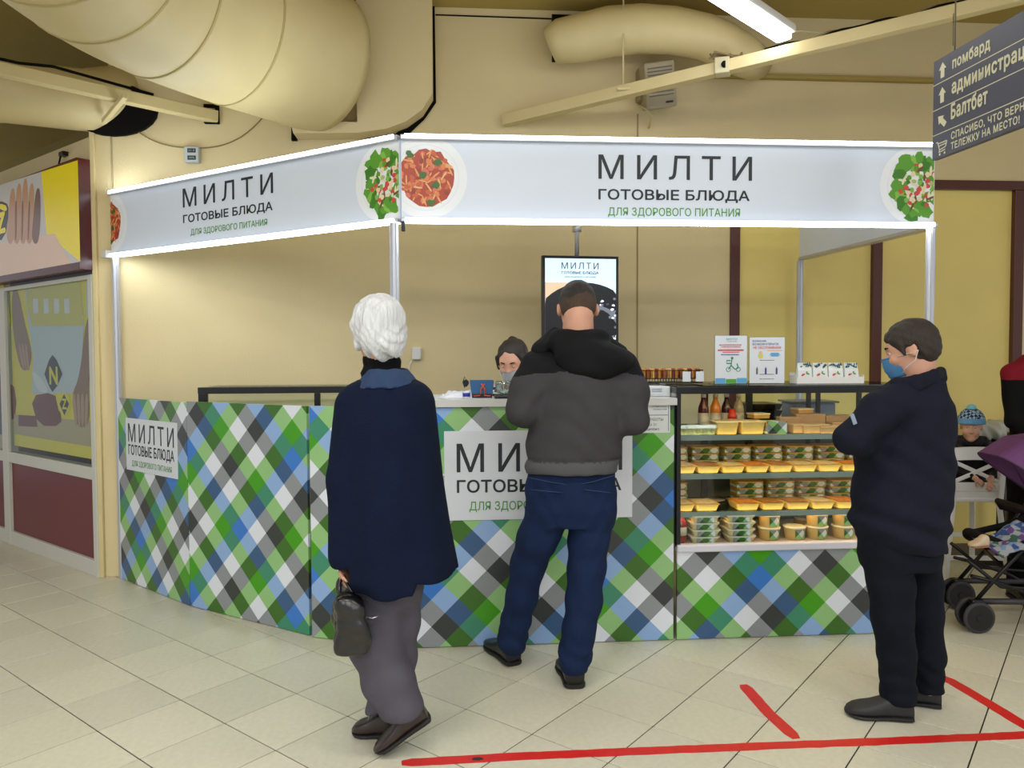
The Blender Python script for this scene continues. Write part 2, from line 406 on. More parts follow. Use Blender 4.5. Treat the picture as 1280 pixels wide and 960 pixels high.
px_poly(bm, LW, smooth_outline([cp(430, 300), cp(470, 300), cp(470, 500), cp(440, 640), cp(450, 800), cp(430, 860), cp(380, 850), cp(355, 700), cp(400, 600)], 2), pz - .001, 1)
px_poly(bm, LW, [cp(430, 130), cp(468, 125), cp(470, 300), cp(432, 300)], pz - .0011, 2)
px_poly(bm, LW, [cp(70, 790), cp(490, 830), cp(490, 960), cp(72, 890)], pz - .0009, 6)
px_poly(bm, LW, smooth_outline([cp(150, 700), cp(270, 680), cp(300, 760), cp(310, 850), cp(190, 850)], 1), pz - .0012, 5)
px_poly(bm, LW, [cp(92, 795), cp(180, 800), cp(188, 855), cp(92, 850)], pz - .0012, 5)
px_poly(bm, LW, smooth_outline([cp(272, 680), cp(350, 685), cp(350, 790), cp(300, 800)], 1), pz - .0014, 0)
px_poly(bm, LW, smooth_outline([cp(155, 560), cp(215, 620), cp(245, 690), cp(180, 670)], 1), pz - .0016, 8)
px_poly(bm, LW, [cp(262, 495), cp(283, 520), cp(312, 590), cp(285, 650), cp(262, 680), cp(245, 650), cp(222, 590), cp(245, 520)], pz - .0018, 4)
px_poly(bm, LW, [cp(320, 690), cp(345, 740), cp(322, 798), cp(298, 740)], pz - .0018, 4)
for k in range(4): px_poly(bm, LW, smooth_outline([cp(360 + 22 * k, 690), cp(376 + 22 * k, 690), cp(388 + 16 * k, 850), cp(374 + 16 * k, 852)], 1), pz - .0017, 7)
for k in range(3): px_poly(bm, LW, smooth_outline([cp(90 + 16 * k, 440), cp(102 + 16 * k, 440), cp(124 + 12 * k, 570), cp(114 + 12 * k, 572)], 1), pz - .0017, 7)
ear(bm); post = obj('poster', bm, M_prints, w1, label='printed window poster of floury hands, an apron and yellow letter emblems')
def px_text(F, body, p0, p1, v, m, parent, bold=0.02, **k):
    u0, z1 = F.uz(*p0, v); u1, z0 = F.uz(*p1, v)
    return lettering(body, u0, u1, z0, z1, m, parent, v, bold, **k)
px_text(LW, 'N', cp(245, 552), cp(290, 645), pz - .0024, M_prints[0], post, .035)
px_text(LW, 'Z', cp(309, 712), cp(334, 768), pz - .0024, M_prints[0], post, .035)
bm = BM(); box2(bm, (-3.1, pz + .001, .75), (-1.66, pz + .006, 2.03), mi=6)
blob(bm, -1.85, 1.8, .3, .35, pz, 0); blob(bm, -1.8, 1.15, .35, .22, pz - .0005, 5); blob(bm, -1.78, 1.0, .2, .12, pz - .001, 4)
ear(bm); obj('poster', bm, M_prints, w2)

# light box sign above the shop window
lb = thing('shop_light_box', 'yellow printed light box sign with maroon frame above the left shop window', 'sign'); in_frame(lb, LW)
bm = BM(); box2(bm, (-3.9, -.115, 2.085), (.01, -.001, 2.82), .003); obj('frame', bm, mat('maroon_frame', (.33, .09, .10), .25), lb)
lm = [mat('box_yellow', (.90, .82, .05), .18, emit=.12, spec=.6, bump=.1, bscale=120), mat('box_grey', (.75, .74, .73), .2, emit=.1), mat('box_skin', (.72, .55, .44), .2, emit=.1), mat('box_skin_pale', (.84, .72, .64), .2, emit=.1), mat('box_skin_dark', (.48, .36, .33), .2, emit=.05), mat('box_black', (.08, .07, .06), .2)]
v = -.116
bm = BM()
def lp(x, y): return (x * 150 / 800, 180 + y * 180 / 960)
px_poly(bm, LW, [lp(-900, 560), lp(518, 108), lp(535, 785), lp(-900, 1040)], v, 0)
px_poly(bm, LW, [lp(-900, 560), lp(275, 185), lp(310, 600), lp(535, 785), lp(-900, 1040)], v - .0004, 1)
px_poly(bm, LW, [lp(-900, 850), lp(240, 610), lp(365, 600), lp(470, 795), lp(-900, 1040)], v - .0008, 3)
for k in range(5):
    x = 60 + k * 42
    px_poly(bm, LW, smooth_outline([lp(x + 10, 300 - 8 * (2 - abs(k - 2)) * 4), lp(x + 42, 290 - 8 * (2 - abs(k - 2)) * 4), lp(x + 40, 560), lp(x + 20, 680), lp(x - 20, 640), lp(x - 5, 480)], 2), v - .001 - .0002 * k, 2 if k != 4 else 4)
for k in range(3): px_poly(bm, LW, smooth_outline([lp(100 + 45 * k, 380), lp(112 + 45 * k, 380), lp(108 + 42 * k, 640), lp(98 + 42 * k, 640)], 1), v - .0022, 4)
px_poly(bm, LW, smooth_outline([lp(-60, 380), lp(40, 385), lp(60, 440), lp(30, 640), lp(-60, 640)], 1), v - .002, 5)
px_poly(bm, LW, smooth_outline([lp(-50, 400), lp(35, 400), lp(50, 440), lp(30, 450), lp(0, 430), lp(-50, 440)], 1), v - .0024, 0)
ear(bm); fo = obj('printed_face', bm, lm, lb)
px_text(LW, 'Z', lp(-25, 465), lp(38, 590), v - .003, lm[0], fo, .05)

# ---------------------------------------------------------------- ducts, beams, fittings under the ceiling
ductA = thing('ventilation_duct', 'huge cream round ventilation duct bending towards the box column, top left', 'duct')
path = [(-1.99, 1.2), (-1.97, 2.0), (-1.95, 2.7), (-1.97, 3.2), (-1.99, 3.6), (-1.95, 3.95), (-1.80, 4.3), (-1.59, 4.65), (-1.38, 4.95), (-1.26, 5.13)]
pp = []
for i in range(len(path) - 1):
    for k in range(4):
        t = k / 4; a, b = path[i], path[i + 1]; pp.append((a[0] + (b[0] - a[0]) * t, a[1] + (b[1] - a[1]) * t))
pp.append(path[-1])
for _ in range(3): pp = [pp[0]] + [((pp[i - 1][0] + 2 * pp[i][0] + pp[i + 1][0]) / 4, (pp[i - 1][1] + 2 * pp[i][1] + pp[i + 1][1]) / 4) for i in range(1, len(pp) - 1)] + [pp[-1]]
DZ = 3.45
bm = BM(); tube(bm, [(x, y, DZ) for x, y in pp], .455, 48); obj('duct_shell', bm, M_duct, ductA)
for i in (6, 13, 17, 22, 27):
    bm = BM(); (x, y), (x2, y2) = pp[i], pp[i + 1]
    d = Vector((x2 - x, y2 - y, 0)).normalized() * .006
    tube(bm, [(x - d.x, y - d.y, DZ), (x + d.x, y + d.y, DZ)], .461, 48); obj('seam_ring', bm, mat('seam_ring', (.74, .68, .47), .5), ductA)
bm = BM(); tube(bm, [tuple(at(-420, 112, 4.8)), tuple(at(-180, 112, 4.9)), tuple(at(0, 114, 5.0)), tuple(at(110, 126, 5.14)), tuple(at(185, 116, 5.42))], [.19, .19, .195, .20, .20], 36); ductB = tag(obj('round_duct', bm, M_duct), 'smaller round duct passing over the shop window into a black hole in the wall', 'duct')
bm = BM(); prism(bm, [(.03 + .29 * math.cos(t), 3.155 + .175 * math.sin(t)) for t in [2 * PI * k / 24 for k in range(24)]], -.03, .04)
struct(in_frame(obj('hole_shade', bm, M_black), BW))  # flat black disc imitates the darkness of the wall hole round the duct
# curved duct to the right under the ceiling
bm = BM(); pts = []
for i, (px, py, r) in enumerate([(688, 58, 22), (700, 52, 26), (725, 48, 28), (760, 40, 29), (800, 36, 28), (840, 38, 27), (880, 46, 26), (908, 57, 25), (925, 68, 24)]):
    P = at(px, py, 5.22 - .02 * i); pts.append((tuple(P), r / FPX * 5.2))
pts.append((tuple(at(944, 78, 5.45)), .12)); tube(bm, [p for p, r in pts], [r for p, r in pts], 28); tag(obj('curved_duct', bm, M_duct, smooth=True), 'short curved cream duct tucked under the ceiling above the wall speaker', 'duct')
bm = BM(); box2(bm, (2.985, -.035, 3.545), (3.01, 0, 3.85)); box2(bm, (2.985, -.012, 3.80), (3.45, 0, 3.87)); struct(in_frame(obj('trim_7', bm, M_black), BW))

bL = thing('ceiling_beam', 'cream square steel beam crossing below the ducts into the wall, left', 'beam')
bm = BM(); beam(bm, (-4.1, 3.75, 3.26), (-1.98, 5.2, 3.115), .07, .075, .005); obj('beam_tube', bm, M_duct, bL)
bm = BM(); tube(bm, [(-3.3, 4.27, 3.262), (-2.9, 4.55, 3.235), (-2.75, 4.65, 3.25), (-2.3, 4.97, 3.19)], .009, 6); obj('cable', bm, M_black, bL)
bm = BM(); beam(bm, tuple(at(130, 152, 5.04)), tuple(at(156, 120, 4.75)), .03, .03, .003); obj('strut', bm, M_duct, bL)
bm = BM()
for a, b in (((.625, 3.20), (.72, 3.185)), ((.625, 3.075), (.72, 3.085)), ((.625, 3.2), (.645, 3.075)), ((.70, 3.2), (.72, 3.075))): box2(bm, (a[0], -.035, min(a[1], b[1])), (b[0], -.002, max(a[1], b[1])))
o = obj('wall_socket_plate', bm, M_black, bL); in_frame(o, BW)
bR = thing('cable_tray_beam', 'long cream steel beam with cables rising towards the upper right corner', 'beam')
A0, A1 = Vector((-.05, 5.35, 3.13)), Vector((2.86, 4.24, 3.47)); dA = A1 - A0
bm = BM(); beam(bm, A0, A0 + dA * 1.35, .075, .075, .005); obj('beam_tube', bm, M_duct, bR)
for s, amp in ((0, .014), (1, .02)):
    bm = BM(); pts = []
    for i in range(40):
        t = .55 + .78 * i / 39; p = A0 + dA * t; pts.append((p.x, p.y + s * .02 - .01, p.z + .045 + amp * math.sin(i * 1.1 + s) * math.sin(i * .37) + .004))
    tube(bm, pts, .006 + .003 * s, 6); obj('cable', bm, M_black if s == 0 else M_wire, bR)
bm = BM(); p = A0 + dA * .47; box(bm, p + Vector((0, -.02, .0)), (.09, .09, .1), .006, math.atan2(dA.y, dA.x)); obj('junction_box', bm, mat('junction', (.80, .76, .62), .5), bR)
bm = BM(); q = p + Vector((.0, -.068, 0)); lathe(bm, [(.022, -.002), (.022, .002)]); bmesh.ops.transform(bm, matrix=Matrix.Translation(q) @ Matrix.Rotation(PI / 2, 4, 'X'), verts=bm.verts); obj('knockout', bm, M_black, bR)
bm = BM()
for k in range(5):
    tube(bm, [p + Vector((random.uniform(-.1, .14), random.uniform(-.03, .03), .05 + random.uniform(0, .05))) for _ in range(6)], .006, 5)
obj('cable_bundle', bm, M_wire, bR)
bm = BM(); a = at(779, 112, 5.02); tube(bm, [(a[0], a[1], 3.9), (a[0], a[1], a[2] - .02)], .006, 6); box(bm, (a[0], a[1], a[2]), (.08, .05, .02), .002)
tag(obj('hanger_rod', bm, M_duct), 'thin cream hanger rod dropping from the ceiling to the long beam', 'rod')

# fluorescent lamp
lamp = thing('fluorescent_lamp', 'lit fluorescent strip lamp hung below the ceiling near the top edge', 'lamp')
L0, L1 = Vector((.62, 3.62, 3.40)), Vector((1.66, 4.66, 3.40)); u_ = (L1 - L0).normalized(); n_ = Vector((-u_.y, u_.x, 0))
bm = BM(); beam(bm, L0, L1, .13, .05, .012); bmesh.ops.translate(bm, vec=(0, 0, .045), verts=bm.verts); obj('housing', bm, M_white, lamp)
bm = BM(); beam(bm, L0 + u_ * .02, L1 - u_ * .02, .10, .05, .02); obj('diffuser', bm, mat('lamp_glow', (1, 1, 1), .4, emit=9), lamp)
for t in (.2, .85):
    bm = BM(); q = L0.lerp(L1, t); tube(bm, [(q.x, q.y, 3.46), (q.x, q.y, 3.9)], .004, 6); obj('hanger', bm, M_wire, lamp)
bm = BM(); q = L1; tube(bm, [q + Vector((0, .02, .05)), q + Vector((.12, .1, .09)), q + Vector((.3, .12, .08)), q + Vector((.5, .05, .10)), q + Vector((.62, -.02, .06))], .006, 6); obj('supply_cable', bm, mat('white_cable', (.85, .82, .7), .5), lamp)

# wall speaker
sp = thing('wall_speaker', 'small boxy cream loudspeaker tilted on the wall above the kiosk front', 'speaker'); in_frame(sp, BW, 3.70, -.14, 3.35)
R = Matrix.Rotation(.25, 3, 'X') @ Matrix.Rotation(-.15, 3, 'Y')
bm = BM(); box(bm, (0, 0, 0), (.21, .16, .30), .015, R); obj('cabinet', bm, mat('speaker_shell', (.66, .62, .52), .5), sp)
bm = BM()
for k in range(9): box(bm, R @ Vector((0, -.082, .11 - .022 * k)), (.17, .006, .008), .001, R)
obj('grille', bm, mat('speaker_grille', (.42, .39, .33), .5), sp)
bm = BM(); box(bm, R @ Vector((.05, -.083, -.115)), (.05, .006, .012), .001, R); obj('badge', bm, M_dark, sp)
bm = BM(); box(bm, (-.03, .11, .05), (.06, .10, .06), .004); box(bm, (-.10, .09, .03), (.05, .09, .22), .01); obj('bracket', bm, mat('speaker_bracket', (.60, .54, .40), .6), sp)
bm = BM(); tube(bm, [(-.12, .05, -.12), (-.08, .0, -.16), (-.03, .03, -.2), (-.03, .125, -.25)], .008, 6); obj('cable', bm, M_duct, sp)

# small climate display and its sagging wire
th = thing('temperature_display', 'small grey two-window temperature display on the wall above the left fascia', 'display'); in_frame(th, BW, .545, -.03, 2.86)
bm = BM(); box(bm, (0, 0, 0), (.095, .05, .105), .006); obj('case', bm, mat('display_case', (.70, .73, .74), .4), th)
for z in (.024, -.024):
    bm = BM(); box(bm, (.003, -.026, z), (.055, .004, .028), .002); s_ = obj('display_window', bm, M_dark, th)
    lettering('21.5' if z > 0 else '40%', -.017, .023, z - .006, z + .006, mat('lcd_digits', (.55, .65, .6), .5), s_, -.0286, .01)
bm = BM(); pts = []
for i in range(25):
    t = i / 24; a = (.05, 3.15) if t < .5 else (1.02, 3.14)
    s = t * 2 if t < .5 else (1 - t) * 2
    pts.append((a[0] + (.545 - a[0]) * s ** 1.0, -.01, a[1] + (2.912 - a[1]) * (1 - (1 - s) ** 2.6)))
tube(bm, pts, .004, 5); tag(in_frame(obj('sagging_wire', bm, M_wire), BW), 'thin wire sagging along the wall down to the temperature display', 'wire')
bm = BM(); box(bm, (-.42, -.02, 2.93), (.07, .04, .03), .004); tube(bm, [(-.44, -.03, 2.92), (-.45, -.04, 2.86), (-.40, -.05, 2.83), (-.33, -.06, 2.81)], .006, 6)
tag(in_frame(obj('sign_hook', bm, M_dark), LW), 'small dark wall hook with a wire down to the yellow light box', 'hook')

# ---------------------------------------------------------------- hanging direction sign
HS = Frame((1.93, 3.50), math.atan2(-1.0, .1155) )       # u runs from the far end towards the viewer
sg = thing('hanging_sign', 'dark slate hanging direction sign with cream arrows, upper right corner', 'sign'); in_frame(sg, HS)
sm = mat('slate_board', (.27, .28, .35), .45, spec=.6)
bm = BM(); box2(bm, (-.023, 0, 2.385), (1.75, .025, 2.83), .002); obj('board', bm, sm, sg)
cm = mat('cream_lettering', (.86, .85, .72), .5)
bm = BM()
for z in (2.718, 2.604, 2.492): box2(bm, (-.023, -.0012, z), (1.75, -.0002, z + .0035))
obj('divider_line', bm, cm, sg)
def sign_pt(x, y): return HS.uz(1140 + x * 140 / 611, y * 220 / 960)
for body, a, b, bold, sp_ in (('помбард', (222, 245), (428, 345), .03, 1.1), ('администрация', (220, 300), (640, 480), .03, 1.1), ('Балтбет', (214, 535), (412, 630), .03, 1.1),
                          ('СПАСИБО, ЧТО ВЕРНУЛИ', (212, 690), (640, 750), .035, 1.15), ('ТЕЛЕЖКУ НА МЕСТО!', (210, 0), (590, 0), .035, 1.15)): pass
def row_text(body, x0, x1, z0, z1, bold=.03, sp_=1.1): return lettering(body, x0, x1, z0, z1, cm, sg, -.0015, bold, sp_)
zrow = {}
for nm, (xa, ya) in dict(t1a=(222, 300), t1b=(222, 365), t1c=(428, 275), t2a=(220, 455), t2b=(220, 505), t3a=(214, 570), t3b=(214, 650), t4a=(212, 728), t4b=(212, 765), t5a=(210, 780), t5b=(210, 812)).items(): zrow[nm] = sign_pt(xa, ya)
u0 = zrow['t1a'][0]; u1 = sign_pt(428, 240)[0]
row_text('помбард', .104, .33, 2.738, 2.802, .034); row_text('администрация', .102, .585, 2.627, 2.692, .034)
row_text('Балтбет', .10, .32, 2.532, 2.602, .034)
row_text('СПАСИБО, ЧТО ВЕРНУЛИ', u0, .60, 2.440, 2.478, .026); row_text('ТЕЛЕЖКУ НА МЕСТО!', u0, .494, 2.400, 2.433, .026)
def arrow(cx, cz, s, ang):
    P = [(0, 1), (1, .1), (.5, .1), (.5, -1), (-.5, -1), (-.5, .1), (-1, .1)]
    bm = BM(); vs = []
    for x, z in P:
        x *= .7; xr, zr = x * math.cos(ang) - z * math.sin(ang), x * math.sin(ang) + z * math.cos(ang)
        vs.append((cx + xr * s, cz + zr * s))
    prism(bm, vs, -.0015, -.0005); obj('arrow', bm, cm, sg)
ua = sign_pt(168, 380)[0]
arrow(ua, 2.772, .034, 0); arrow(ua, 2.662, .034, 0); arrow(ua, 2.548, .034, math.radians(45))
bm = BM()
for a, b in (((-.035, .025), (-.025, .025)), ((-.025, .025), (-.012, -.012)), ((-.012, -.012), (.028, -.006)), ((.028, -.006), (.036, .018)), ((.036, .018), (-.02, .018)), ((-.016, .006), (.03, .008)), ((-.012, -.012), (-.016, -.022)), ((-.016, -.022), (.026, -.018))):
    beam(bm, (ua + a[0], -.001, 2.432 + a[1]), (ua + b[0], -.001, 2.432 + b[1]), .001, .0045)
for x in (-.01, .022): lathe(bm, [(.005, 0), (.005, .001)], (ua + x, 0, 0)) if False else box(bm, (ua + x, -.001, 2.432 - .032), (.009, .001, .009))
obj('trolley_symbol', bm, cm, sg)
for u in (.10, 1.5):
    bm = BM(); tube(bm, [(u, .012, 2.83), (u, .012, 3.9)], .003, 6); tube(bm, [(u - .012, .012, 2.86), (u - .012, .012, 3.0)], .002, 6); obj('hanging_cord', bm, M_brass, sg)

# ================================================================ THE KIOSK
M_plaid = plaid_mat()
M_board = mat('board_print', (.86, .90, .96), .35)
M_ink = mat('print_ink', (.13, .16, .18), .5)
M_inkg = mat('print_green', (.33, .60, .24), .5)
M_ledf = mat('led_front', (.93, .97, 1.0), .4, emit=2.2)
M_led = mat('led_strip', (.93, .97, 1.0), .4, emit=13)
def post(F, u, v, label, z0=0, z1=2.165):
    bm = BM()
    for k in range(8):
        a = PI / 4 * k; box(bm, (math.cos(a) * .017, math.sin(a) * .017, (z0 + z1) / 2), (.011, .015, z1 - z0), .001, a)
    tube(bm, [(0, 0, z0), (0, 0, z1)], .0155, 12)
    o = obj('aluminium_post', bm, M_alu); in_frame(o, F, u, v); return tag(o, label, 'post')
post(KL, .03, .01, 'aluminium kiosk post against the wall pier at the left end')
post(K, -.035, -.028, 'aluminium kiosk post at the bend between the two lit fascias')
post(K, 2.785, .005, 'aluminium kiosk post at the front right corner behind the man in navy')
post(K, 2.70, 1.36, 'aluminium kiosk post at the rear right corner before the yellow panels')

# ---- fascias
M_plate = mat('plate_print', (.93, .95, .97), .35)
M_rim = mat('plate_rim_print', (.86, .88, .91), .35)
SAL = [M_plate, M_rim] + [mat('salad_%d' % i, c, .4) for i, c in enumerate([(.36, .62, .18), (.25, .50, .14), (.52, .74, .30), (.90, .90, .78), (.83, .30, .26), (.72, .75, .45), (.93, .85, .70), (.45, .32, .16)])]
PAS = [M_plate, M_rim] + [mat('pasta_%d' % i, c, .4) for i, c in enumerate([(.80, .38, .22), (.88, .52, .30), (.92, .66, .40), (.70, .26, .15), (.93, .76, .48), (.24, .42, .16), (.86, .45, .36), (.60, .22, .12)])]
def dish(par, cx, cz, r, kind, clip, y=-.0006, sc=1.0):
    bm = BM()
    blob(bm, cx, cz, r, r, y, 0, 48, 0, clip=clip)
    ring = []
    blob(bm, cx, cz, r * .80, r * .80, y - .0002, 1, 40, 0, clip=clip); blob(bm, cx, cz, r * .79, r * .79, y - .0003, 0, 40, 0, clip=clip)
    yy = y - .0004; rnd = random.Random(3 if kind == 'salad' else 8)
    if kind == 'salad':
        for k in range(26):                                   # frilly leaves round the edge
            t = 2 * PI * k / 26 + rnd.uniform(-.2, .2); q = r * rnd.uniform(.5, .74)
            blob(bm, cx + q * .82 * math.cos(t), cz + q * 1.05 * math.sin(t), r * .2, r * .17, yy, rnd.choice([2, 3, 4, 2]), 11, .35, t, clip); yy -= .00003
        for k in range(70):
            t = rnd.uniform(0, 2 * PI); q = r * .58 * math.sqrt(rnd.random()); mi = rnd.choice([5, 6, 7, 8, 9, 4, 2, 3, 5, 6])
            e = (.12, .035) if mi in (5, 9) else (.07, .06)
            blob(bm, cx + q * .85 * math.cos(t), cz + q * math.sin(t), r * e[0], r * e[1], yy, mi, 8, .2, rnd.uniform(0, PI), clip); yy -= .00003
    else:
        blob(bm, cx, cz, r * .66, r * .68, yy, 5, 24, .08, clip=clip); yy -= .00003
        for k in range(110):
            t = rnd.uniform(0, 2 * PI); q = r * .64 * math.sqrt(rnd.random()); mi = rnd.choice([2, 3, 4, 6, 8, 3, 2, 9, 4])
            e = (.13, .022) if mi in (4, 6) else (.075, .055)
            blob(bm, cx + q * math.cos(t), cz + q * math.sin(t), r * e[0], r * e[1], yy, mi, 8, .2, rnd.uniform(0, PI), clip); yy -= .00003
        for t, q in ((.9, .45), (2.6, .1), (4.9, .62), (2.2, .68), (5.6, .3)): blob(bm, cx + q * r * math.cos(t), cz + q * r * math.sin(t), r * .1, r * .08, yy, 7, 9, .4, 0, clip); yy -= .00003
    bm.normal_update()
    o = obj('dish_print', bm, SAL if kind == 'salad' else PAS, par, label='printed %s on a white plate' % ('green salad with chicken' if kind == 'salad' else 'shrimp pasta')); return o
FZ0, FZ1 = 2.185, 2.585
def fascia(F, u0, u1, v, label, thick=.03):
    t = thing('fascia_panel', label, 'sign'); in_frame(t, F)
    bm = BM(); box2(bm, (u0, v, FZ0), (u1, v + thick, FZ1), .001); obj('board', bm, M_board, t)
    return t
def strips(t, u0, u1, v):
    for z, zz in ((FZ1, 1), (FZ0, -1)):
        bm = BM(); box2(bm, (u0, v - .022, z - .006 + (0 if zz > 0 else -.006)), (u1, v + .03, z + .018 - (0 if zz > 0 else .012)), .003); r = obj('rail', bm, M_alu, t)
        bm = BM(); box2(bm, (u0 + .02, v - .026, z + (.018 if zz > 0 else -.015)), (u1 - .02, v + .028, z + (.020 if zz > 0 else -.012)), .001); obj('led_strip', bm, M_led, r)
        bm = BM(); box2(bm, (u0 + .02, v - .030, z - .002 + (0 if zz > 0 else -.010)), (u1 - .02, v - .022, z + .014 - (0 if zz > 0 else .008)), .002); obj('led_strip', bm, M_ledf, r, label='glowing white light strip')
fF = fascia(K, .0, 2.79, -.012, 'long front fascia with large dark lettering between pasta and salad plates')
strips(fF, .0, 2.80, -.012)
def klet(F, par, body, px0, px1, py0, py1, bold, m, spacing=1.0, v=-.0135):
    """lettering whose box corners are given on the photograph: left-top and right-bottom"""
    u0, za = F.uz(px0, py0, v); u1, zb = F.uz(px1, py1, v)
    return lettering(body, u0, u1, zb, za, m, par, v, bold, spacing)
klet(K, fF, 'МИЛТИ', 748, 940, 193, 226, .004, M_ink, 1.45); klet(K, fF, 'ГОТОВЫЕ БЛЮДА', 748, 937, 236, 254, .020, M_ink); klet(K, fF, 'ДЛЯ ЗДОРОВОГО ПИТАНИЯ', 760, 925, 259, 273, .008, M_inkg)
c = (.003, 2.785, FZ0 + .004, FZ1 - .004)
dish(fF, K.uz(533, 223)[0], 2.395, .205, 'pasta', c, -.0128); dish(fF, K.uz(1145, 233)[0], 2.385, .205, 'salad', c, -.0128)
LK = float(np.hypot(2.134, 1.284))
fL = fascia(KL, .02, LK, -.012, 'angled left fascia with lettering, running from the wall to the corner post')
strips(fL, .02, LK, -.012)
def kl_u(px): return KL.uz(px, 260)[0]
for body, x0, x1, z0, z1, b, m, s in (('МИЛТИ', 231, 344, 2.42, 2.535, .005, M_ink, 1.45), ('ГОТОВЫЕ БЛЮДА', 231, 343, 2.315, 2.375, .020, M_ink, 1), ('ДЛЯ ЗДОРОВОГО ПИТАНИЯ', 240, 336, 2.238, 2.282, .008, M_inkg, 1)):
    lettering(body, kl_u(x0), kl_u(x1), z0, z1, m, fL, -.0135, b, s)
c = (.025, LK - .004, FZ0 + .004, FZ1 - .004)
dish(fL, kl_u(485), 2.385, .205, 'salad', c, -.0128); dish(fL, kl_u(138), 2.395, .205, 'pasta', c, -.0128)
KR = Frame(K.p(2.80, 0)[:2], math.atan2(*(lambda d: (d[1], d[0]))(np.array(K.p(2.70, 1.36)[:2]) - np.array(K.p(2.80, 0)[:2]))))
LR = float(np.hypot(.1, 1.36))
fR = fascia(KR, .02, LR - .02, -.012, 'short plain return fascia at the right end seen from behind under the front one')
strips_rail = BM(); box2(strips_rail, (.02, -.03, FZ0 - .02), (LR - .02, .03, FZ0), .003); box2(strips_rail, (.02, -.03, FZ1), (LR - .02, .03, FZ1 + .02), .003); obj('rail', strips_rail, M_alu, fR)
bm = BM(); box(bm, (0, 0, 0), (.02, .012, .05), .003); bmesh.ops.translate(bm, vec=K.p(.01, -.022, 2.15), verts=bm.verts); tag(obj('small_switch', bm, M_dark), 'tiny black switch on the bend post just under the lit strip', 'switch')

bm = BM(); box(bm, (.0, -.03, 2.19), (.055, .05, .05), .006); tag(in_frame(obj('cable_end_box', bm, M_white), KL), 'small white box at the far left end of the lit fascia strip', 'box')
# ---- plaid boards of the counter
def plaid_board(name, F, u0, u1, z0, z1, v, label, anchor, th=.018, par=None):
    """anchor: (px, py, column, row) of one pattern cell centre read on the photograph"""
    cu, cz = F.uz(anchor[0], anchor[1], v)
    bm = BM(); box2(bm, (u0, v, z0), (u1, v + th, z1), .0008)
    me = bpy.data.meshes.new(name); bm.normal_update(); bm.to_mesh(me); bm.free(); plaid_uv(me, cu, cz, .0715, anchor[2], anchor[3])
    o = obj(name, me, M_plaid, par)
    if par is None: in_frame(o, F); tag(o, label, 'counter panel')
    return o
def floor2(px, py): return np.array(floor_at(px, py)[:2])
A1_, A2_, A3_ = np.array([-2.665, 5.125]), np.array([-1.943, 4.538]), np.array([-1.094, 4.043])
P1 = Frame(A1_, math.atan2(*(A2_ - A1_)[::-1])); P2 = Frame(A2_, math.atan2(*(A3_ - A2_)[::-1]))
L1_, L2_ = float(np.hypot(*(A2_ - A1_))), float(np.hypot(*(A3_ - A2_)))
A4_ = np.array([-1.073, 4.020]); A5_ = np.array([-.56, 3.866])
P3 = Frame(A4_, math.atan2(*(A5_ - A4_)[::-1])); L3_ = float(np.hypot(*(A5_ - A4_)))
pb1 = plaid_board('counter_board', P1, .0, L1_ - .004, .004, 1.23, 0, 'leftmost plaid counter board carrying a white notice, next to the wall', (175.6, 674.4, 18, 2))
pb2 = plaid_board('counter_board', P2, .0, L2_, .004, 1.237, 0, 'second plaid counter board from the left with a dark gap at its right edge', (365, 541, 6, 0))
ctr = thing('service_counter', 'plaid fronted service counter with white top and large white name board', 'counter'); in_frame(ctr, K)
plaid_board('front_board', K, 0.0, 1.40, .004, 1.24, 0, '', (608, 765, 10, 4), par=ctr)
side = plaid_board('side_board', P3, 0, L3_, .004, 1.24, 0, '', (397, 536, 19, 3), par=ctr)
# put the side board into the counter's own frame
Mk = Matrix.Translation(K.p(0, 0)) @ Matrix.Rotation(K.ang, 4, 'Z'); Mp = Matrix.Translation(P3.p(0, 0)) @ Matrix.Rotation(P3.ang, 4, 'Z')
side.data.transform(Mk.inverted() @ Mp)
bm = BM(); prism(bm, [(0, 0), (1.41, 0), (1.41, .6), (.0, .6)], 0, .036)
bmesh.ops.transform(bm, matrix=Matrix(((1, 0, 0, 0), (0, 0, 1, -.02), (0, 1, 0, 0), (0, 0, 0, 1))), verts=bm.verts)
bmesh.ops.translate(bm, vec=(0, 0, 1.242), verts=bm.verts); bmesh.ops.recalc_face_normals(bm, faces=bm.faces[:])
obj('worktop', bm, mat('worktop', (.80, .80, .79), .35), ctr)
bm = BM(); box2(bm, (.02, .55, .02), (1.38, .58, 1.24)); box2(bm, (1.375, .02, .02), (1.40, .57, 1.24)); obj('carcass', bm, mat('carcass', (.62, .62, .60), .5), ctr)
def nameboard(F, par, px, v, letters, wpx=None):
    (x0, y0), (x1, y1) = px
    u0, za = F.uz(x0, y0, v); u1, zb = F.uz(x1, y1, v)
    bm = BM(); box2(bm, (u0, v - .006, zb), (u1, v, za), .0008); b = obj('name_board', bm, mat('name_board', (.84, .86, .89), .35), par)
    for body, fx0, fx1, fz0, fz1, bold, m, sp_ in letters:
        lettering(body, u0 + (u1 - u0) * fx0, u0 + (u1 - u0) * fx1, za - (za - zb) * fz1, za - (za - zb) * fz0, m, b, v - .0068, bold, sp_)
    return b
LET = [('МИЛТИ', .065, .945, .14, .46, .006, M_ink, 1.45), ('ГОТОВЫЕ БЛЮДА', .065, .94, .545, .72, .020, M_ink, 1), ('ДЛЯ ЗДОРОВОГО ПИТАНИЯ', .13, .88, .79, .91, .008, M_inkg, 1)]
nameboard(K, ctr, ((555, 539), (790, 646)), 0, LET)
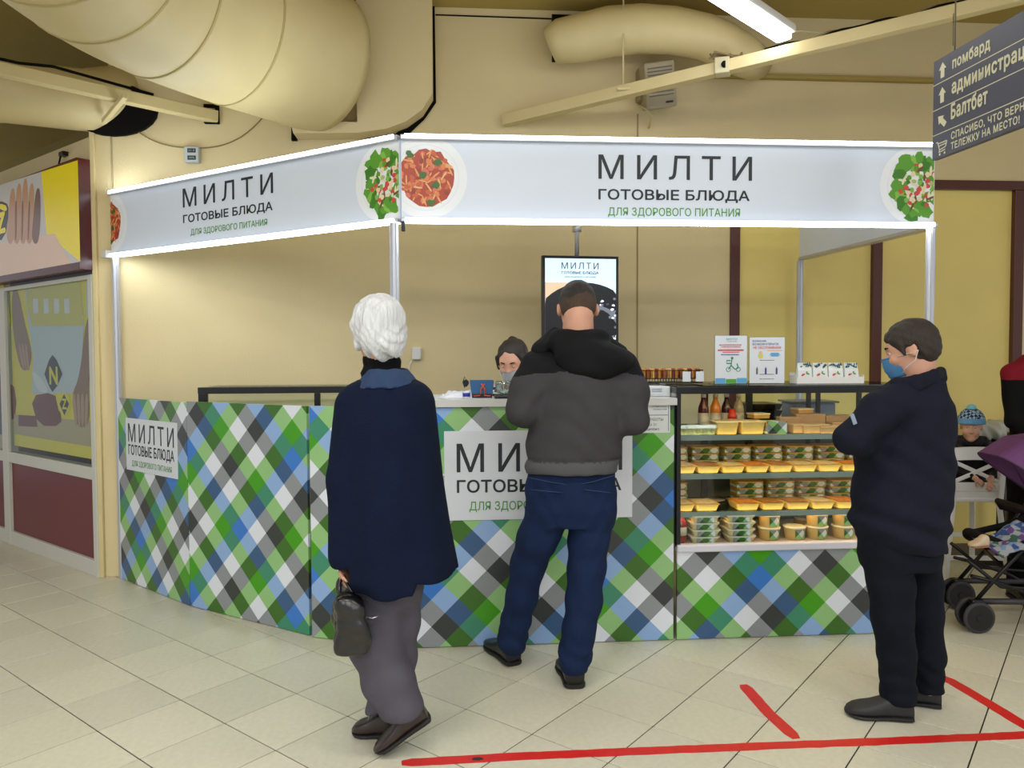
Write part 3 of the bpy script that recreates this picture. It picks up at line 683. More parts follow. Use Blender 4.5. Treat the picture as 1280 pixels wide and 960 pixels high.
b1 = nameboard(P1, pb1, ((158, 522), (223, 599)), 0, [('МИЛТИ', .05, .95, .10, .45, .004, M_ink, 1.35), ('ГОТОВЫЕ БЛЮДА', .05, .95, .50, .74, .018, M_ink, 1), ('ДЛЯ ЗДОРОВОГО ПИТАНИЯ', .12, .90, .80, .93, .008, M_inkg, 1)])
# hours notice taped on the counter
u0, za = K.uz(776, 504, -.008); u1, zb = K.uz(838, 541, -.008)
nt_ = thing('hours_notice', 'white paper notice with opening hours taped at the counter top beside the glass case', 'notice'); in_frame(nt_, K)
bm = BM(); box2(bm, (u0, -.0022, zb), (u1, -.001, za)); obj('paper', bm, mat('paper', (.82, .84, .84), .5), nt_)
M_ink2 = mat('soft_ink', (.35, .38, .38), .6)
for body, a, b, f0, f1 in (('РЕЖИМ РАБОТЫ', .30, .86, .50, .60), ('с 9 до 21', .42, .72, .68, .78), ('ежедневно', .36, .78, .84, .93), ('ГОТОВЫЕ БЛЮДА', .62, .93, .10, .16), ('для здорового питания', .66, .93, .20, .25)):
    lettering(body, u0 + (u1 - u0) * a, u0 + (u1 - u0) * b, za - (za - zb) * f1, za - (za - zb) * f0, M_ink2, nt_, -.0024, .01)
bm = BM(); box2(bm, (u0 + .02, -.0026, za - (za - zb) * .42), (u1 - .012, -.0022, za - (za - zb) * .40)); box2(bm, (u1 - .010, -.0026, zb + .01), (u1 - .007, -.0022, za - .01)); obj('ruled_line', bm, M_ink2, nt_)

# ---- refrigerated glass case
CU0, CU1, CD = 1.415, 2.74, .62
gc = thing('glass_display_case', 'black framed glass display case with three lit glass shelves of ready meals and plaid base', 'display case'); in_frame(gc, K)
plaid_board('base_board', K, CU0 + .004, CU1, .004, .468, 0, '', (850.3, 690.8, 0, 0), par=gc)
bm = BM(); box2(bm, (CU0, -.02, .468), (CU1, .03, .508), .008); obj('front_ledge', bm, mat('ledge', (.84, .84, .88), .3), gc)
bm = BM(); box2(bm, (CU0, .03, .470), (CU1, CD, .495)); obj('deck', bm, mat('deck', (.80, .72, .66), .45), gc)
fr_ = [('post', (CU0, .0, .49), (CU0 + .022, .03, 1.30)), ('post', (CU1 - .022, 0, .49), (CU1, .03, 1.30)), ('post', (CU0, CD - .03, .49), (CU0 + .022, CD, 1.30)), ('post', (CU1 - .022, CD - .03, .49), (CU1, CD, 1.30)),
       ('top_rail', (CU0 - .004, -.004, 1.298), (CU1, .03, 1.335)), ('top_rail', (CU0, CD - .03, 1.30), (CU1, CD, 1.335)), ('side_rail', (CU0, .03, 1.30), (CU0 + .022, CD - .03, 1.335)), ('side_rail', (CU1 - .022, .03, 1.30), (CU1, CD - .03, 1.335)),
       ('back_stile', (2.02, CD - .02, .49), (2.06, CD, 1.30)), ('back_stile', (1.745, CD - .02, .49), (1.785, CD, 1.30)), ('back_stile', (2.40, CD - .02, .49), (2.425, CD, 1.30)), ('back_stile', (2.46, CD - .02, .49), (2.485, CD, 1.30))]
for n, lo, hi in fr_:
    bm = BM(); box2(bm, lo, hi, .002); obj(n, bm, M_dark, gc)
M_cg = glass_mat('case_glass', (.96, .98, .975), .05)
M_sg = glass_mat('shelf_glass', (.86, .92, .90), .12, .1)
bm = BM(); box2(bm, (CU0 + .022, .006, .508), (CU1 - .022, .010, 1.298)); obj('front_pane', bm, M_cg, gc)
bm = BM(); box2(bm, (CU0 + .01, .0, 1.335), (CU1 - .01, CD, 1.341)); obj('top_pane', bm, glass_mat('top_glass', (.72, .74, .70), .35), gc)
bm = BM(); box2(bm, (CU0 + .022, CD - .008, .5), (1.745, CD - .004, .9)); box2(bm, (CU0 + .022, CD - .008, .9), (CU1 - .022, CD - .004, 1.06)); box2(bm, (1.745, CD - .008, .5), (CU1 - .022, CD - .004, .9)); obj('back_panel', bm, mat('case_back', (.30, .31, .28), .4), gc)
bm = BM(); box2(bm, (CU0 + .002, .03, .5), (CU0 + .008, CD - .03, 1.30)); obj('side_panel', bm, mat('case_side', (.62, .63, .66), .25), gc)
SH = [(1.072, .09, .50), (.866, .075, .50), (.664, .06, .50)]
M_edge = mat('glass_edge', (.52, .57, .56), .2)
for z, a, b in SH:
    bm = BM(); box2(bm, (CU0 + .01, a, z - .006), (CU1 - .024, b, z)); sh = obj('shelf', bm, M_sg, gc)
    bm = BM(); box2(bm, (CU0 + .01, a - .004, z - .028), (CU1 - .024, a - .001, z + .001)); obj('edge_strip', bm, M_edge, sh)
for z, a, b in SH + [(1.29, .035, .5)]:
    bm = BM(); box2(bm, (CU0 + .03, a + .005, z - .020 + (.036 if z > 1.2 else 0)), (CU1 - .03, a + .03, z - .008 + (.036 if z > 1.2 else 0)), .003); obj('lamp_strip', bm, mat('warm_strip', (1.0, .78, .50), .4, emit=8.0), gc)

# ---- second, empty case behind the left boards
g2 = thing('empty_glass_case', 'empty black framed glass case standing behind the second plaid board', 'display case'); in_frame(g2, P2 and Frame((-1.925, 4.66), math.radians(5)))
e0, e1, ed = 0, 1.18, .40
for n, lo, hi in (('top_rail', (e0, 0, 1.275), (e1, .03, 1.315)), ('top_rail', (e0, ed - .02, 1.300), (e1, ed, 1.31)), ('side_rail', (e0, .03, 1.298), (e0 + .02, ed - .02, 1.31)), ('post', (e0 + .002, .0, .0), (e0 + .055, .03, 1.275)), ('post', (.70, 0, 0), (.735, .03, 1.275)), ('post', (e1 - .05, 0, 0), (e1, .03, 1.275))):
    bm = BM(); box2(bm, lo, hi, .002); obj(n, bm, M_dark, g2)
bm = BM(); box2(bm, (e0 + .01, .01, 1.312), (e1, ed - .01, 1.316)); obj('top_pane', bm, MATS['case_glass'], g2)
bm = BM(); box2(bm, (e0 + .055, .01, .3), (e1 - .05, .014, 1.275)); obj('front_pane', bm, MATS['case_glass'], g2)
bm = BM(); box2(bm, (e0 + .05, .04, 1.0), (e1 - .05, .34, 1.006)); obj('shelf', bm, M_sg, g2)
bm = BM(); box2(bm, (e0, .03, .05), (e1, .38, .30)); obj('plinth', bm, mat('plinth', (.55, .42, .28), .6), g2)

# ---------------------------------------------------------------- ready meals in the case
M_kraft = mat('kraft_board', (.80, .62, .30), .55, var=.08, vscale=20)
M_kraft2 = mat('kraft_pale', (.86, .72, .44), .5, var=.06, vscale=20)
M_lid = mat('clear_lid', (.90, .90, .84), .12, alpha=None, spec=.8)
M_foodA = mat('food_brown', (.66, .46, .22), .6, var=.35, vscale=50)
M_foodB = mat('food_orange', (.80, .50, .20), .6, var=.35, vscale=60)
M_foodC = mat('food_pale', (.82, .74, .56), .6, var=.3, vscale=45)
def tapered(bm, w, d, h, tp=.82, bev=.012, mi=0, z0=0):
    t = BM(); bmesh.ops.create_cube(t, size=1)
    for v in t.verts:
        k = tp if v.co.z < 0 else 1; v.co = Vector((v.co.x * w * k, v.co.y * d * k, (v.co.z + .5) * h + z0))
    es = [e for e in t.edges if abs(e.verts[0].co.z - e.verts[1].co.z) > h * .5]
    bmesh.ops.bevel(t, geom=es, offset=bev, segments=3, profile=.5, affect='EDGES')
    for f in t.faces: f.material_index = mi
    merge(bm, t); return bm
def sleeve_obj(par, w, d, h, z0, m=None, cell=.016, over=.001, ph=0):
    """printed paper sleeve round a tray"""
    bm = BM(); box2(bm, (-w / 2, -d / 2 - over, z0), (w / 2, d / 2 + over, z0 + h), .002)
    me = bpy.data.meshes.new('sleeve'); bm.normal_update(); bm.to_mesh(me); bm.free(); plaid_uv(me, 0, z0 + h / 2, cell, ph, 2)
    return obj('sleeve', me, M_plaid, par)
def put(o, F, u, v, z, rz=0): o.location = F.p(u, v, z); o.rotation_euler = (0, 0, F.ang + rz); return o
def tray(food, label, w=.128, d=.165, h=.036):
    t = thing('meal_tray', label, 'food tray', group='open yellow meal trays on the glass shelves')
    bm = BM(); tapered(bm, w, d, h, .84); obj('tray', bm, M_kraft2, t)
    bm = BM(); tapered(bm, w * .9, d * .9, .004, .97, .01, z0=h - .001); obj('food', bm, food, t)
    bm = BM(); tube(bm, [(-w / 2, -d / 2, h), (w / 2, -d / 2, h), (w / 2, d / 2, h), (-w / 2, d / 2, h)], .0028, 6, closed=True); obj('rim', bm, mat('tray_rim', (.93, .72, .30), .35), t)
    return t
ORD = ['leftmost', 'second from the left', 'third from the left', 'fourth from the left', 'fifth from the left', 'sixth from the left', 'seventh from the left', 'eighth from the left', 'rightmost']
foods = [M_foodC, M_foodA, M_foodC, M_foodB, M_foodA, M_foodC, M_foodC, M_foodB]
protoT = {}
def get_tray(fm):
    if fm not in protoT: protoT[fm] = tray(fm, ''); return protoT[fm]
    return copy_tree(protoT[fm])
def cu(px, v): return K.uz(px, 560, v)[0]
for i in range(9):
    o = get_tray(foods[i % 8]); o['label'] = 'open yellow meal tray on the middle shelf, %s' % (ORD[i] if i < 8 else 'behind the man in navy')
    put(o, K, 1.487 + i * .1345, .175, .867)
lab3 = {0: 'leftmost', 1: 'just left of the empty gap', 3: 'just right of the empty gap', 4: 'fourth from the left', 5: 'fifth from the left', 6: 'sixth from the left', 7: 'seventh from the left', 8: 'at the navy sleeve'}
for i, dx in ((0, 0), (1, 0), (3, -.045), (4, -.04), (5, -.035), (6, -.03), (7, -.025), (8, -.02)):
    o = get_tray([M_foodC, M_foodC, 0, M_foodB, M_foodA, M_foodA, M_foodC, M_foodB, M_foodA][i]); o['label'] = 'open yellow meal tray on the lower shelf, %s' % lab3[i]
    put(o, K, 1.475 + i * .1345 + dx, .16, .665)
# stacked sleeved boxes behind the trays
def sleeved(w=.165, d=.12, h=.036):
    t = thing('sleeved_meal_box', '', 'food box')
    bm = BM(); tapered(bm, w, d, h, .88); obj('tray', bm, M_kraft, t); sleeve_obj(t, w * .93, d * .96, h - .003, .001, cell=.024)
    return t
proS = sleeved(); firstS = [True]
LV = ['bottom', 'middle', 'top']
def stackS(u, v, z, n, where, grp, rz=0, h=.036):
    for k in range(n):
        o = proS if firstS[0] else copy_tree(proS); firstS[0] = False
        o['label'] = 'sleeved meal box, %s of stack %s' % (LV[k] if n == 3 else (['lower', 'upper'][k] if n == 2 else 'one'), where); o['group'] = grp
        put(o, K, u + random.uniform(-.004, .004), v, z + k * (h + .001), rz)
for i in range(7): stackS(1.50 + i * .185, .40, .867, 3, '%s, back of middle shelf' % ORD[i], 'sleeved boxes stacked behind the middle trays')
for i in (0, 2.4, 3.4, 4.4, 5.4, 6.3): stackS(1.50 + i * .185, .40, .665, 3, '%s, back of lower shelf' % ORD[[0, 2.4, 3.4, 4.4, 5.4, 6.3].index(i)], 'sleeved boxes stacked behind the lower trays')
# top shelf
ztop = 1.073
def tub_clear(u, v, z, label, r=.045, h=.05):
    t = thing('salad_tub', label, 'food tub', group='low clear salad tubs'); put(t, K, u, v, z)
    bm = BM(); tapered(bm, r * 2.3, r * 2, h * .7, .85, .015); obj('bowl', bm, mat('salad_fill', (.60, .62, .48), .5, var=.4, vscale=70), t)
    bm = BM(); tapered(bm, r * 2.4, r * 2.1, h * .35, 1.1, .015, z0=h * .7); obj('lid', bm, mat('tub_lid', (.72, .74, .70), .15, spec=.9), t)
for u, n in ((1.462, 'leftmost'), (1.535, 'second from the left'), (1.615, 'beside the yellow carton')): tub_clear(u, .15, ztop, 'low clear salad tub on the top shelf, ' + n)
for px0, px1, n in ((893, 921, 'left'), (924, 954, 'right')):
    u0, u1 = cu(px0, .14), cu(px1, .14); t = thing('open_carton', 'plain pale yellow carton on the top glass shelf, the %s one of two' % n, 'food carton', group='plain yellow cartons'); put(t, K, (u0 + u1) / 2, .17, ztop)
    bm = BM(); tapered(bm, u1 - u0, .12, .064, .86, .01); obj('carton', bm, M_kraft2, t)
    bm = BM(); box(bm, (0, 0, .066), (u1 - u0 + .008, .126, .006), .002); obj('lid', bm, mat('carton_lid', (.93, .86, .66), .4), t)
t = thing('plaid_carton', 'square plaid printed carton in the middle of the top glass shelf', 'food carton'); put(t, K, cu(969, .12), .15, ztop)
bm = BM(); tapered(bm, .112, .10, .066, .95, .006); obj('carton', bm, M_kraft, t); sleeve_obj(t, .11, .106, .066, .001, cell=.026)
bk = [(990, 1004, .14, 0, .042, .13), (1000, 1034, .15, 0, .040, .2), (1024, 1062, .13, 0, .030, .17), (1040, 1080, .2, 0, .045, .17), (975, 1000, .26, 0, .07, .1), (995, 1030, .30, 0, .085, .15), (1030, 1065, .30, 0, .075, .12)]
for i, (a, b, v, z, h, d) in enumerate(bk):
    u0, u1 = cu(a, v), cu(b, v); t = thing('kraft_box', 'brown kraft food box on the top shelf, %s' % ['small, just right of the plaid carton', 'second right of the plaid carton', 'third, in front near the navy sleeve', 'larger one behind the navy sleeve', 'standing behind the plaid carton', 'tall one at the back centre', 'tall one at the back right'][i], 'food box', group='kraft boxes jumbled on the top shelf'); put(t, K, (u0 + u1) / 2, v + .03, ztop, random.uniform(-.12, .12))
    bm = BM(); box(bm, (0, 0, h / 2), (u1 - u0, d * .6, h), .003); obj('body', bm, mat('kraft_brown', (.72, .58, .40), .6, var=.08, vscale=15), t)
    bm = BM(); box(bm, (0, 0, h + .003), (u1 - u0 + .004, d * .6 + .004, .006), .002); obj('lid', bm, mat('kraft_lid', (.80, .68, .50), .6, var=.08, vscale=15), t)
for px, v, zz, n in ((952, .19, .074, 'left'), (1012, .24, .092, 'right')):
    t = thing('white_lidded_box', 'small cream lidded box lying on top of the others in the case, the %s one' % n, 'food box', group='cream boxes on top'); put(t, K, cu(px, v), v + .05 if n == 'left' else v + .10, ztop + zz, .15)
    bm = BM(); box(bm, (0, 0, .012), (.095, .08, .022), .003); obj('body', bm, M_kraft, t)
    bm = BM(); box(bm, (0, 0, .026), (.10, .085, .008), .002); obj('lid', bm, mat('cream_lid', (.93, .87, .72), .4), t)
# bottles
def bottle(col, label, u, v, z, F=K, h=.17, r=.030, cap=(.8, .15, .12), lh=(.02, .085), name=''):
    t = thing('juice_bottle', label, 'bottle', group='juice bottles in the case'); put(t, F, u, v, z)
    bm = BM(); lathe(bm, [(r * .9, 0), (r, .004), (r, h * .55), (r * .92, h * .66), (r * .45, h * .84), (r * .42, h * .92)], seg=20); obj('bottle', bm, mat('juice_' + name, col, .12, spec=.8), t)
    bm = BM(); lathe(bm, [(r * 1.02, lh[0]), (r * 1.02, lh[1])], seg=20); obj('paper_label', bm, mat('bottle_label', (.88, .84, .74), .5), t)
    bm = BM(); lathe(bm, [(r * .5, h * .91), (r * .5, h), (r * .4, h * 1.005)], seg=16); obj('cap', bm, mat('cap_' + name, cap, .4), t)
for px, col, cap, n, la in ((879, (.35, .06, .10), (.7, .7, .68), 'berry', 'dark berry'), (894, (.88, .50, .06), (.75, .7, .6), 'orange', 'orange'), (908, (.22, .05, .12), (.6, .6, .6), 'beet', 'deep purple'), (923, (.70, .66, .52), (.75, .73, .66), 'pale', 'pale cloudy')):
    bottle(col, '%s juice bottle standing at the back of the top shelf in the case' % la, cu(px, .34), .34, ztop, cap=cap, name=n, h=.205, r=.030, lh=(.03, .10))
t = thing('red_sauce_cup', 'small red capped sauce bottle between the bottles and the cartons', 'bottle'); put(t, K, cu(915, .27), .27, ztop)
bm = BM(); lathe(bm, [(.022, 0), (.024, .02), (.024, .07), (.016, .085)], seg=18); obj('cup', bm, mat('sauce_pink', (.85, .70, .64), .4), t)
bm = BM(); lathe(bm, [(.024, .072), (.026, .09), (.018, .10), (.018, .122), (.010, .125)], seg=18); obj('cap', bm, mat('sauce_cap', (.84, .22, .14), .35), t)
# deck level
zd = .496
bottle((.62, .16, .16), 'red juice bottle with a white label at the lower left of the case', cu(851, .10), .10, zd, cap=(.85, .3, .25), name='red', h=.165, r=.033, lh=(.04, .085))
bottle((.90, .55, .12), 'orange juice bottle half hidden at the lower left edge of the case', 1.433, .12, zd, cap=(.8, .6, .3), name='amber', h=.15, r=.024, lh=(.04, .085))
def lidded(w=.15, d=.13, h=.036):
    t = thing('lidded_meal_box', '', 'food box')
    bm = BM(); tapered(bm, w, d, h * .8, .82, .014); obj('tray', bm, mat('tray_clear', (.88, .80, .60), .25), t)
    bm = BM(); tapered(bm, w * 1.06, d * 1.06, h * .2, .97, .014, z0=h * .8); obj('lid', bm, mat('lid_clear', (.90, .89, .82), .15, spec=.8), t)
    sleeve_obj(t, w * .62, d * .98, h - .002, .001, cell=.022); return t
proL = lidded(); firstL = True
NM = ['lowest', 'second from below', 'third from below', 'topmost']
for px, w_, nn in ((880, 0, 'left'), (924, 0, 'right')):
    for k in range(4):
        o = proL if firstL else copy_tree(proL); firstL = False
        o['label'] = 'lidded sleeved meal box, %s in the %s bottom stack' % (NM[k], nn); o['group'] = 'lidded boxes stacked on the case deck'
        put(o, K, cu(px, .10) + random.uniform(-.005, .005), .115, zd + k * .0372, random.uniform(-.05, .05))
def tub(h=.07, r=.058):
    t = thing('soup_tub', '', 'food tub')
    bm = BM(); lathe(bm, [(r * .82, 0), (r * .86, .003), (r * .98, h * .86), (r * .98, h * .87)], seg=28); obj('tub', bm, M_kraft2, t)
    bm = BM(); lathe(bm, [(r * 1.03, h * .86), (r * 1.05, h * .90), (r * 1.04, h * .98), (r * .95, h)], seg=28); obj('lid', bm, mat('tub_white_lid', (.92, .91, .80), .3), t)
    bm = BM(); n = 12; A = []
    for k in range(n + 1):
        a = -PI / 2 + (-.35 + 1.8 * k / n); A.append([bm.verts.new((r * q * math.cos(a), r * q * math.sin(a), z)) for q, z in ((.90, .006), (1.0, h * .84))])
    for k in range(n): bm.faces.new((A[k][0], A[k + 1][0], A[k + 1][1], A[k][1]))
    me = bpy.data.meshes.new('sleeve'); bm.normal_update(); bm.to_mesh(me); bm.free(); plaid_uv(me, 0, h / 2, .022, 1, 2, cyl=r); obj('sleeve', me, M_plaid, t)
    return t
proU = tub(); firstU = True
for px, n, nn in ((964, 2, 'leftmost tub stack'), (996, 1, 'single low tub'), (1024, 2, 'middle tub stack'), (1057, 2, 'right tub stack')):
    for k in range(n):
        o = proU if firstU else copy_tree(proU); firstU = False
        o['label'] = ('round soup tub with plaid sleeve standing alone between two stacks' if n == 1 else 'round plaid sleeved soup tub, %s of the %s on the deck' % (['lower', 'upper'][k], nn)); o['group'] = 'soup tubs on the case deck'
        put(o, K, cu(px, .11), .13, zd + k * .0705)
t = thing('flat_tub', 'flat round clear tub stacked at the back between the soup tubs', 'food tub'); put(t, K, cu(1006, .33), .33, zd)
bm = BM(); lathe(bm, [(.05, 0), (.055, .05), (.058, .055), (.055, .06)], seg=22); obj('tub', bm, M_kraft, t); bm = BM(); lathe(bm, [(.056, .061), (.058, .07), (.05, .075)], seg=22); obj('lid', bm, M_lid, t)
t = thing('small_plate', 'small pale saucer in the empty gap of the lower shelf', 'plate'); put(t, K, cu(893, .35), .35, .666)
bm = BM(); lathe(bm, [(.03, 0), (.06, .008), (.062, .010), (.03, .004)], seg=24); obj('plate', bm, mat('saucer', (.78, .76, .70), .3), t)
# things behind the case seen through its top
t = thing('blue_plastic_crate', 'pale blue plastic container seen through the back of the glass case', 'crate'); put(t, K, cu(1010, .75) + .02, .80, .0)
bm = BM(); box(bm, (0, 0, 1.12), (.26, .22, .16), .012); obj('body', bm, mat('blue_crate', (.55, .60, .74), .35), t); bm = BM(); box(bm, (0, 0, 1.205), (.29, .25, .012), .004); obj('lid', bm, mat('grey_lid', (.50, .52, .52), .4), t)
bm = BM(); box(bm, (.0, .0, .52), (.30, .30, 1.03), .01); obj('stand', bm, mat('stand', (.25, .25, .24), .5), t)
t = thing('black_tray_pile', 'pile of black plastic trays behind the glass case beside the blue container', 'tray'); put(t, K, cu(948, .8), .82, .0)
bm = BM(); box(bm, (0, 0, .5), (.22, .30, 1.0), .01); obj('stand', bm, MATS['stand'], t)
for k in range(5): bm = BM(); tapered(bm, .22, .26, .036, .92, .01, z0=1.0 + k * .04); obj('tray', bm, M_dark, t)

# ---------------------------------------------------------------- things on top of the glass case
zt = 1.3415
pap = mat('leaflet_paper', (.82, .85, .88), .35)
def leaflet(px0, px1, pyt, pyb, v, label, deco, yaw):
    u0, z0 = K.uz(px0, pyb, v); u1, z1 = K.uz(px1, pyt, v); w, h = u1 - u0, z1 - zt
    t = thing('leaflet_stand', label, 'leaflet stand'); put(t, K, (u0 + u1) / 2, v, zt, yaw)
    bm = BM(); box(bm, (0, 0, h / 2), (w, .003, h), .0005); box(bm, (0, .04, .002), (w, .08, .003), .0005); box(bm, (0, .005, .012), (w, .012, .02), .001); a = obj('acrylic_holder', bm, glass_mat('acrylic', (.93, .95, .96), .15), t)
    bm = BM(); box(bm, (0, -.0028, h / 2), (w * .96, .001, h * .98)); p = obj('leaflet', bm, pap, t)
    def T(body, a0, a1, f0, f1, m, bold=.01): return lettering(body, -w / 2 + w * a0, -w / 2 + w * a1, h * (1 - f1), h * (1 - f0), m, p, -.0036, bold)
    deco(p, w, h, T); return t
M_red = mat('print_red_ink', (.78, .22, .30), .5); M_teal = mat('print_teal', (.20, .55, .45), .5); M_navy = mat('print_navy', (.22, .25, .50), .5); M_sky = mat('print_sky', (.35, .62, .82), .5); M_grn = mat('print_green_solid', (.30, .62, .22), .5)
def lines(p, w, h, x0, x1, f, m, th=.004):
    bm = BM(); x = x0
    while x < x1:
        l = random.uniform(.02, .06); box2(bm, (-w / 2 + w * x, -.0038, h * (1 - f) - th / 2), (-w / 2 + w * min(x + l, x1), -.0034, h * (1 - f) + th / 2)); x += l + .012
    obj('fine_print', bm, m, p)
def decoA(p, w, h, T):
    T('МИЛТИ', .35, .68, .06, .10, M_teal); T('ГОТОВЫЕ БЛЮДА', .36, .67, .115, .14, M_teal)
    for f, a, b, m in ((.20, .14, .82, M_red), (.24, .2, .78, M_red), (.30, .1, .88, M_red), (.315, .1, .88, M_red), (.35, .25, .75, M_red), (.40, .2, .75, M_navy)): lines(p, w, h, a, b, f, m, .006)
    bm = BM()
    for cx, cz, rx, rz in ((.42, .30, .05, .05), (.72, .30, .05, .05)): tube(bm, [(-w / 2 + w * cx + .012 * math.cos(t), -.0042, h * cz + .012 * math.sin(t)) for t in [2 * PI * k / 16 for k in range(16)]], .0018, 5, closed=True)
    for a, b in (((.42, .30), (.50, .38)), ((.50, .38), (.62, .30)), ((.62, .30), (.72, .33)), ((.72, .33), (.68, .42)), ((.36, .42), (.5, .42)), ((.5, .38), (.52, .5)), ((.36, .48), (.48, .48)), ((.36, .42), (.36, .48))): beam(bm, (-w / 2 + w * a[0], -.004, h * a[1]), (-w / 2 + w * b[0], -.004, h * b[1]), .001, .006)
    lathe(bm, [(.008, 0)] * 1 + [(.008, .001)], (0, 0, 0)) if False else blob(bm, -w / 2 + w * .53, h * .53, .008, .008, -.0042, 0, 12, 0)
    obj('courier_drawing', bm, M_teal, p)
    bm = BM(); box2(bm, (-w / 2 + .005, -.0036, .004), (-w / 6, -.0033, h * .12)); obj('colour_block', bm, M_sky, p)
    bm = BM(); box2(bm, (-w / 6 + .002, -.0036, .004), (w / 6, -.0033, h * .10)); obj('colour_block', bm, M_grn, p)
    bm = BM(); box2(bm, (w / 6 + .002, -.0036, .004), (w / 2 - .005, -.0033, h * .12)); obj('colour_block', bm, M_sky, p)
def decoB(p, w, h, T):
    T('ВНИМАНИЕ!', .10, .48, .07, .11, M_navy, .02); T('БЕЗ МАСКИ И ПЕРЧАТОК', .10, .82, .13, .18, M_navy, .02); T('НЕ ОБСЛУЖИВАЕМ', .12, .88, .20, .26, M_red, .02)
    bm = BM(); blob(bm, -w * .18, h * .60, .014, .02, -.004, 0, 10, .1); blob(bm, -w * .18, h * .66, .010, .010, -.0042, 1, 12, 0)
    obj('figure_drawing', bm, [mat('print_lemon', (.80, .80, .35), .5), mat('print_face', (.86, .70, .55), .5)], p)
    bm = BM(); box2(bm, (w * .10, -.0042, h * .58), (w * .32, -.0038, h * .66)); beam(bm, (w * .10, -.004, h * .64), (w * .06, -.004, h * .60), .001, .003); beam(bm, (w * .32, -.004, h * .64), (w * .36, -.004, h * .60), .001, .003); obj('mask_drawing', bm, M_sky, p)
    for x, m in ((-.30, M_ink2), (-.06, M_navy), (.24, M_navy)):
        bm = BM(); box2(bm, (w * x, -.0042, h * .20), (w * x + .010, -.0038, h * .33)); box2(bm, (w * x + .003, -.0042, h * .33), (w * x + .007, -.0038, h * .36)); obj('bottle_drawing', bm, m, p)
    for f in (.50, .80, .90): lines(p, w, h, .3, .7, f, M_ink2, .004)
    bm = BM(); box2(bm, (0, -.004, h * .70), (w * .42, -.0037, h * .715)); obj('colour_bar', bm, mat('print_peach', (.90, .62, .40), .5), p)
leaflet(892, 935, 419, 478, .20, 'left acrylic leaflet stand with a green scooter courier drawing on the glass case', decoA, .08)
leaflet(936, 981, 421, 478, .20, 'right acrylic leaflet stand with mask rule notice on the glass case', decoB, -.05)
# pouches in a white card tray
u0, u1 = cu(994, .2), cu(1078, .2)
u0 = K.uz(994, 470, .2)[0]; u1 = K.uz(1077, 470, .2)[0]
t = thing('card_display_tray', 'white card display tray holding small packets on the glass case', 'display tray'); put(t, K, (u0 + u1) / 2, .22, zt)
W2 = u1 - u0
bm = BM(); box2(bm, (-W2 / 2, -.045, 0), (W2 / 2, .05, .003)); box2(bm, (-W2 / 2, -.046, 0), (W2 / 2, -.043, .035)); box2(bm, (-W2 / 2, .048, 0), (W2 / 2, .051, .06)); box2(bm, (-W2 / 2 - .001, -.045, 0), (-W2 / 2 + .002, .05, .045)); box2(bm, (W2 / 2 - .002, -.045, 0), (W2 / 2 + .001, .05, .045)); obj('tray', bm, mat('card_white', (.86, .87, .87), .5), t)
M_pk = [mat('packet_white', (.85, .87, .87), .3), mat('packet_leaf', (.18, .36, .38), .4), mat('packet_red', (.80, .30, .22), .4), mat('packet_green', (.40, .60, .25), .4)]
NP = 4
for k in range(NP):
    px_ = -W2 / 2 + W2 * (k + .5) / NP * .93 + .005
    t = thing('tea_packet', 'small white packet with dark green leafy top in the card tray, %s' % ORD[k] if k < 3 else 'small white packet with dark green leafy top in the card tray, rightmost', 'packet', group='packets in the card tray'); put(t, K, (u0 + u1) / 2 + px_, .20, zt + .0035, random.uniform(-.08, .08))
    bm = BM(); w_ = W2 / NP * .86; A = []
    for j, (z, th, wx) in enumerate(((0, .012, 1), (.03, .016, 1.0), (.07, .012, .97), (.098, .002, .93), (.11, .0015, .93))):
        A.append([bm.verts.new((sx * w_ / 2 * wx, sy * th, z)) for sx, sy in ((-1, -1), (1, -1), (1, 1), (-1, 1))])
    for a, b in zip(A, A[1:]):
        for q in range(4): bm.faces.new((a[q], a[(q + 1) % 4], b[(q + 1) % 4], b[q]))
    bm.faces.new(list(reversed(A[0]))); bm.faces.new(A[-1])
    o = obj('pouch', bm, M_pk[0], t)
    bm = BM()
    for q in range(14): blob(bm, random.uniform(-.4, .4) * w_, random.uniform(.085, .108), .008, .004, -.0135 if False else -.0125, 0, 6, .3, random.uniform(0, 3))
    for f in bm.faces: pass
    obj('leaf_print', bm, M_pk[1], t)
    bm = BM(); blob(bm, -w_ * .15, .045, .012, .006, -.0172, 0, 8, .2, .4); blob(bm, w_ * .18, .05, .010, .005, -.0172, 1, 8, .2, -.4); blob(bm, w_ * .1, .058, .008, .004, -.0172, 1, 8, .2, 1.2); obj('herb_print', bm, [M_pk[2], M_pk[3]], t)
# wire basket of snacks with price cards, standing on a white carton
t = thing('white_carton', 'low white carton with price cards at the right end of the counter top', 'carton'); u0, u1 = K.uz(800, 490, .12)[0], K.uz(838, 490, .12)[0]
put(t, K, (u0 + u1) / 2, .25, 1.279)
bm = BM(); box(bm, (0, 0, .027), (u1 - u0, .26, .054), .004); o = obj('box', bm, MATS['card_white'], t)
bm = BM(); box(bm, (-.0, -.133, .03), (.09, .002, .036)); c_ = obj('price_card', bm, pap, t); 
for f in (.040, .033, .026): 
    bm = BM(); box2(bm, (-.02, -.1352, f), (.035, -.1346, f + .002)); obj('printed_line', bm, M_ink2, c_)
u0, u1 = K.uz(798, 472, .3)[0], K.uz(874, 472, .3)[0]
t = thing('wire_snack_basket', 'black wire basket of wrapped golden snack bars behind the paper notice', 'basket'); put(t, K, (u0 + u1) / 2, .33, 1.3425)
W3 = u1 - u0; bm = BM()
for z in (.006, .03, .075): tube(bm, [(-W3 / 2, -.09, z), (W3 / 2, -.09, z), (W3 / 2, .09, z), (-W3 / 2, .09, z)], .003, 6, closed=True)
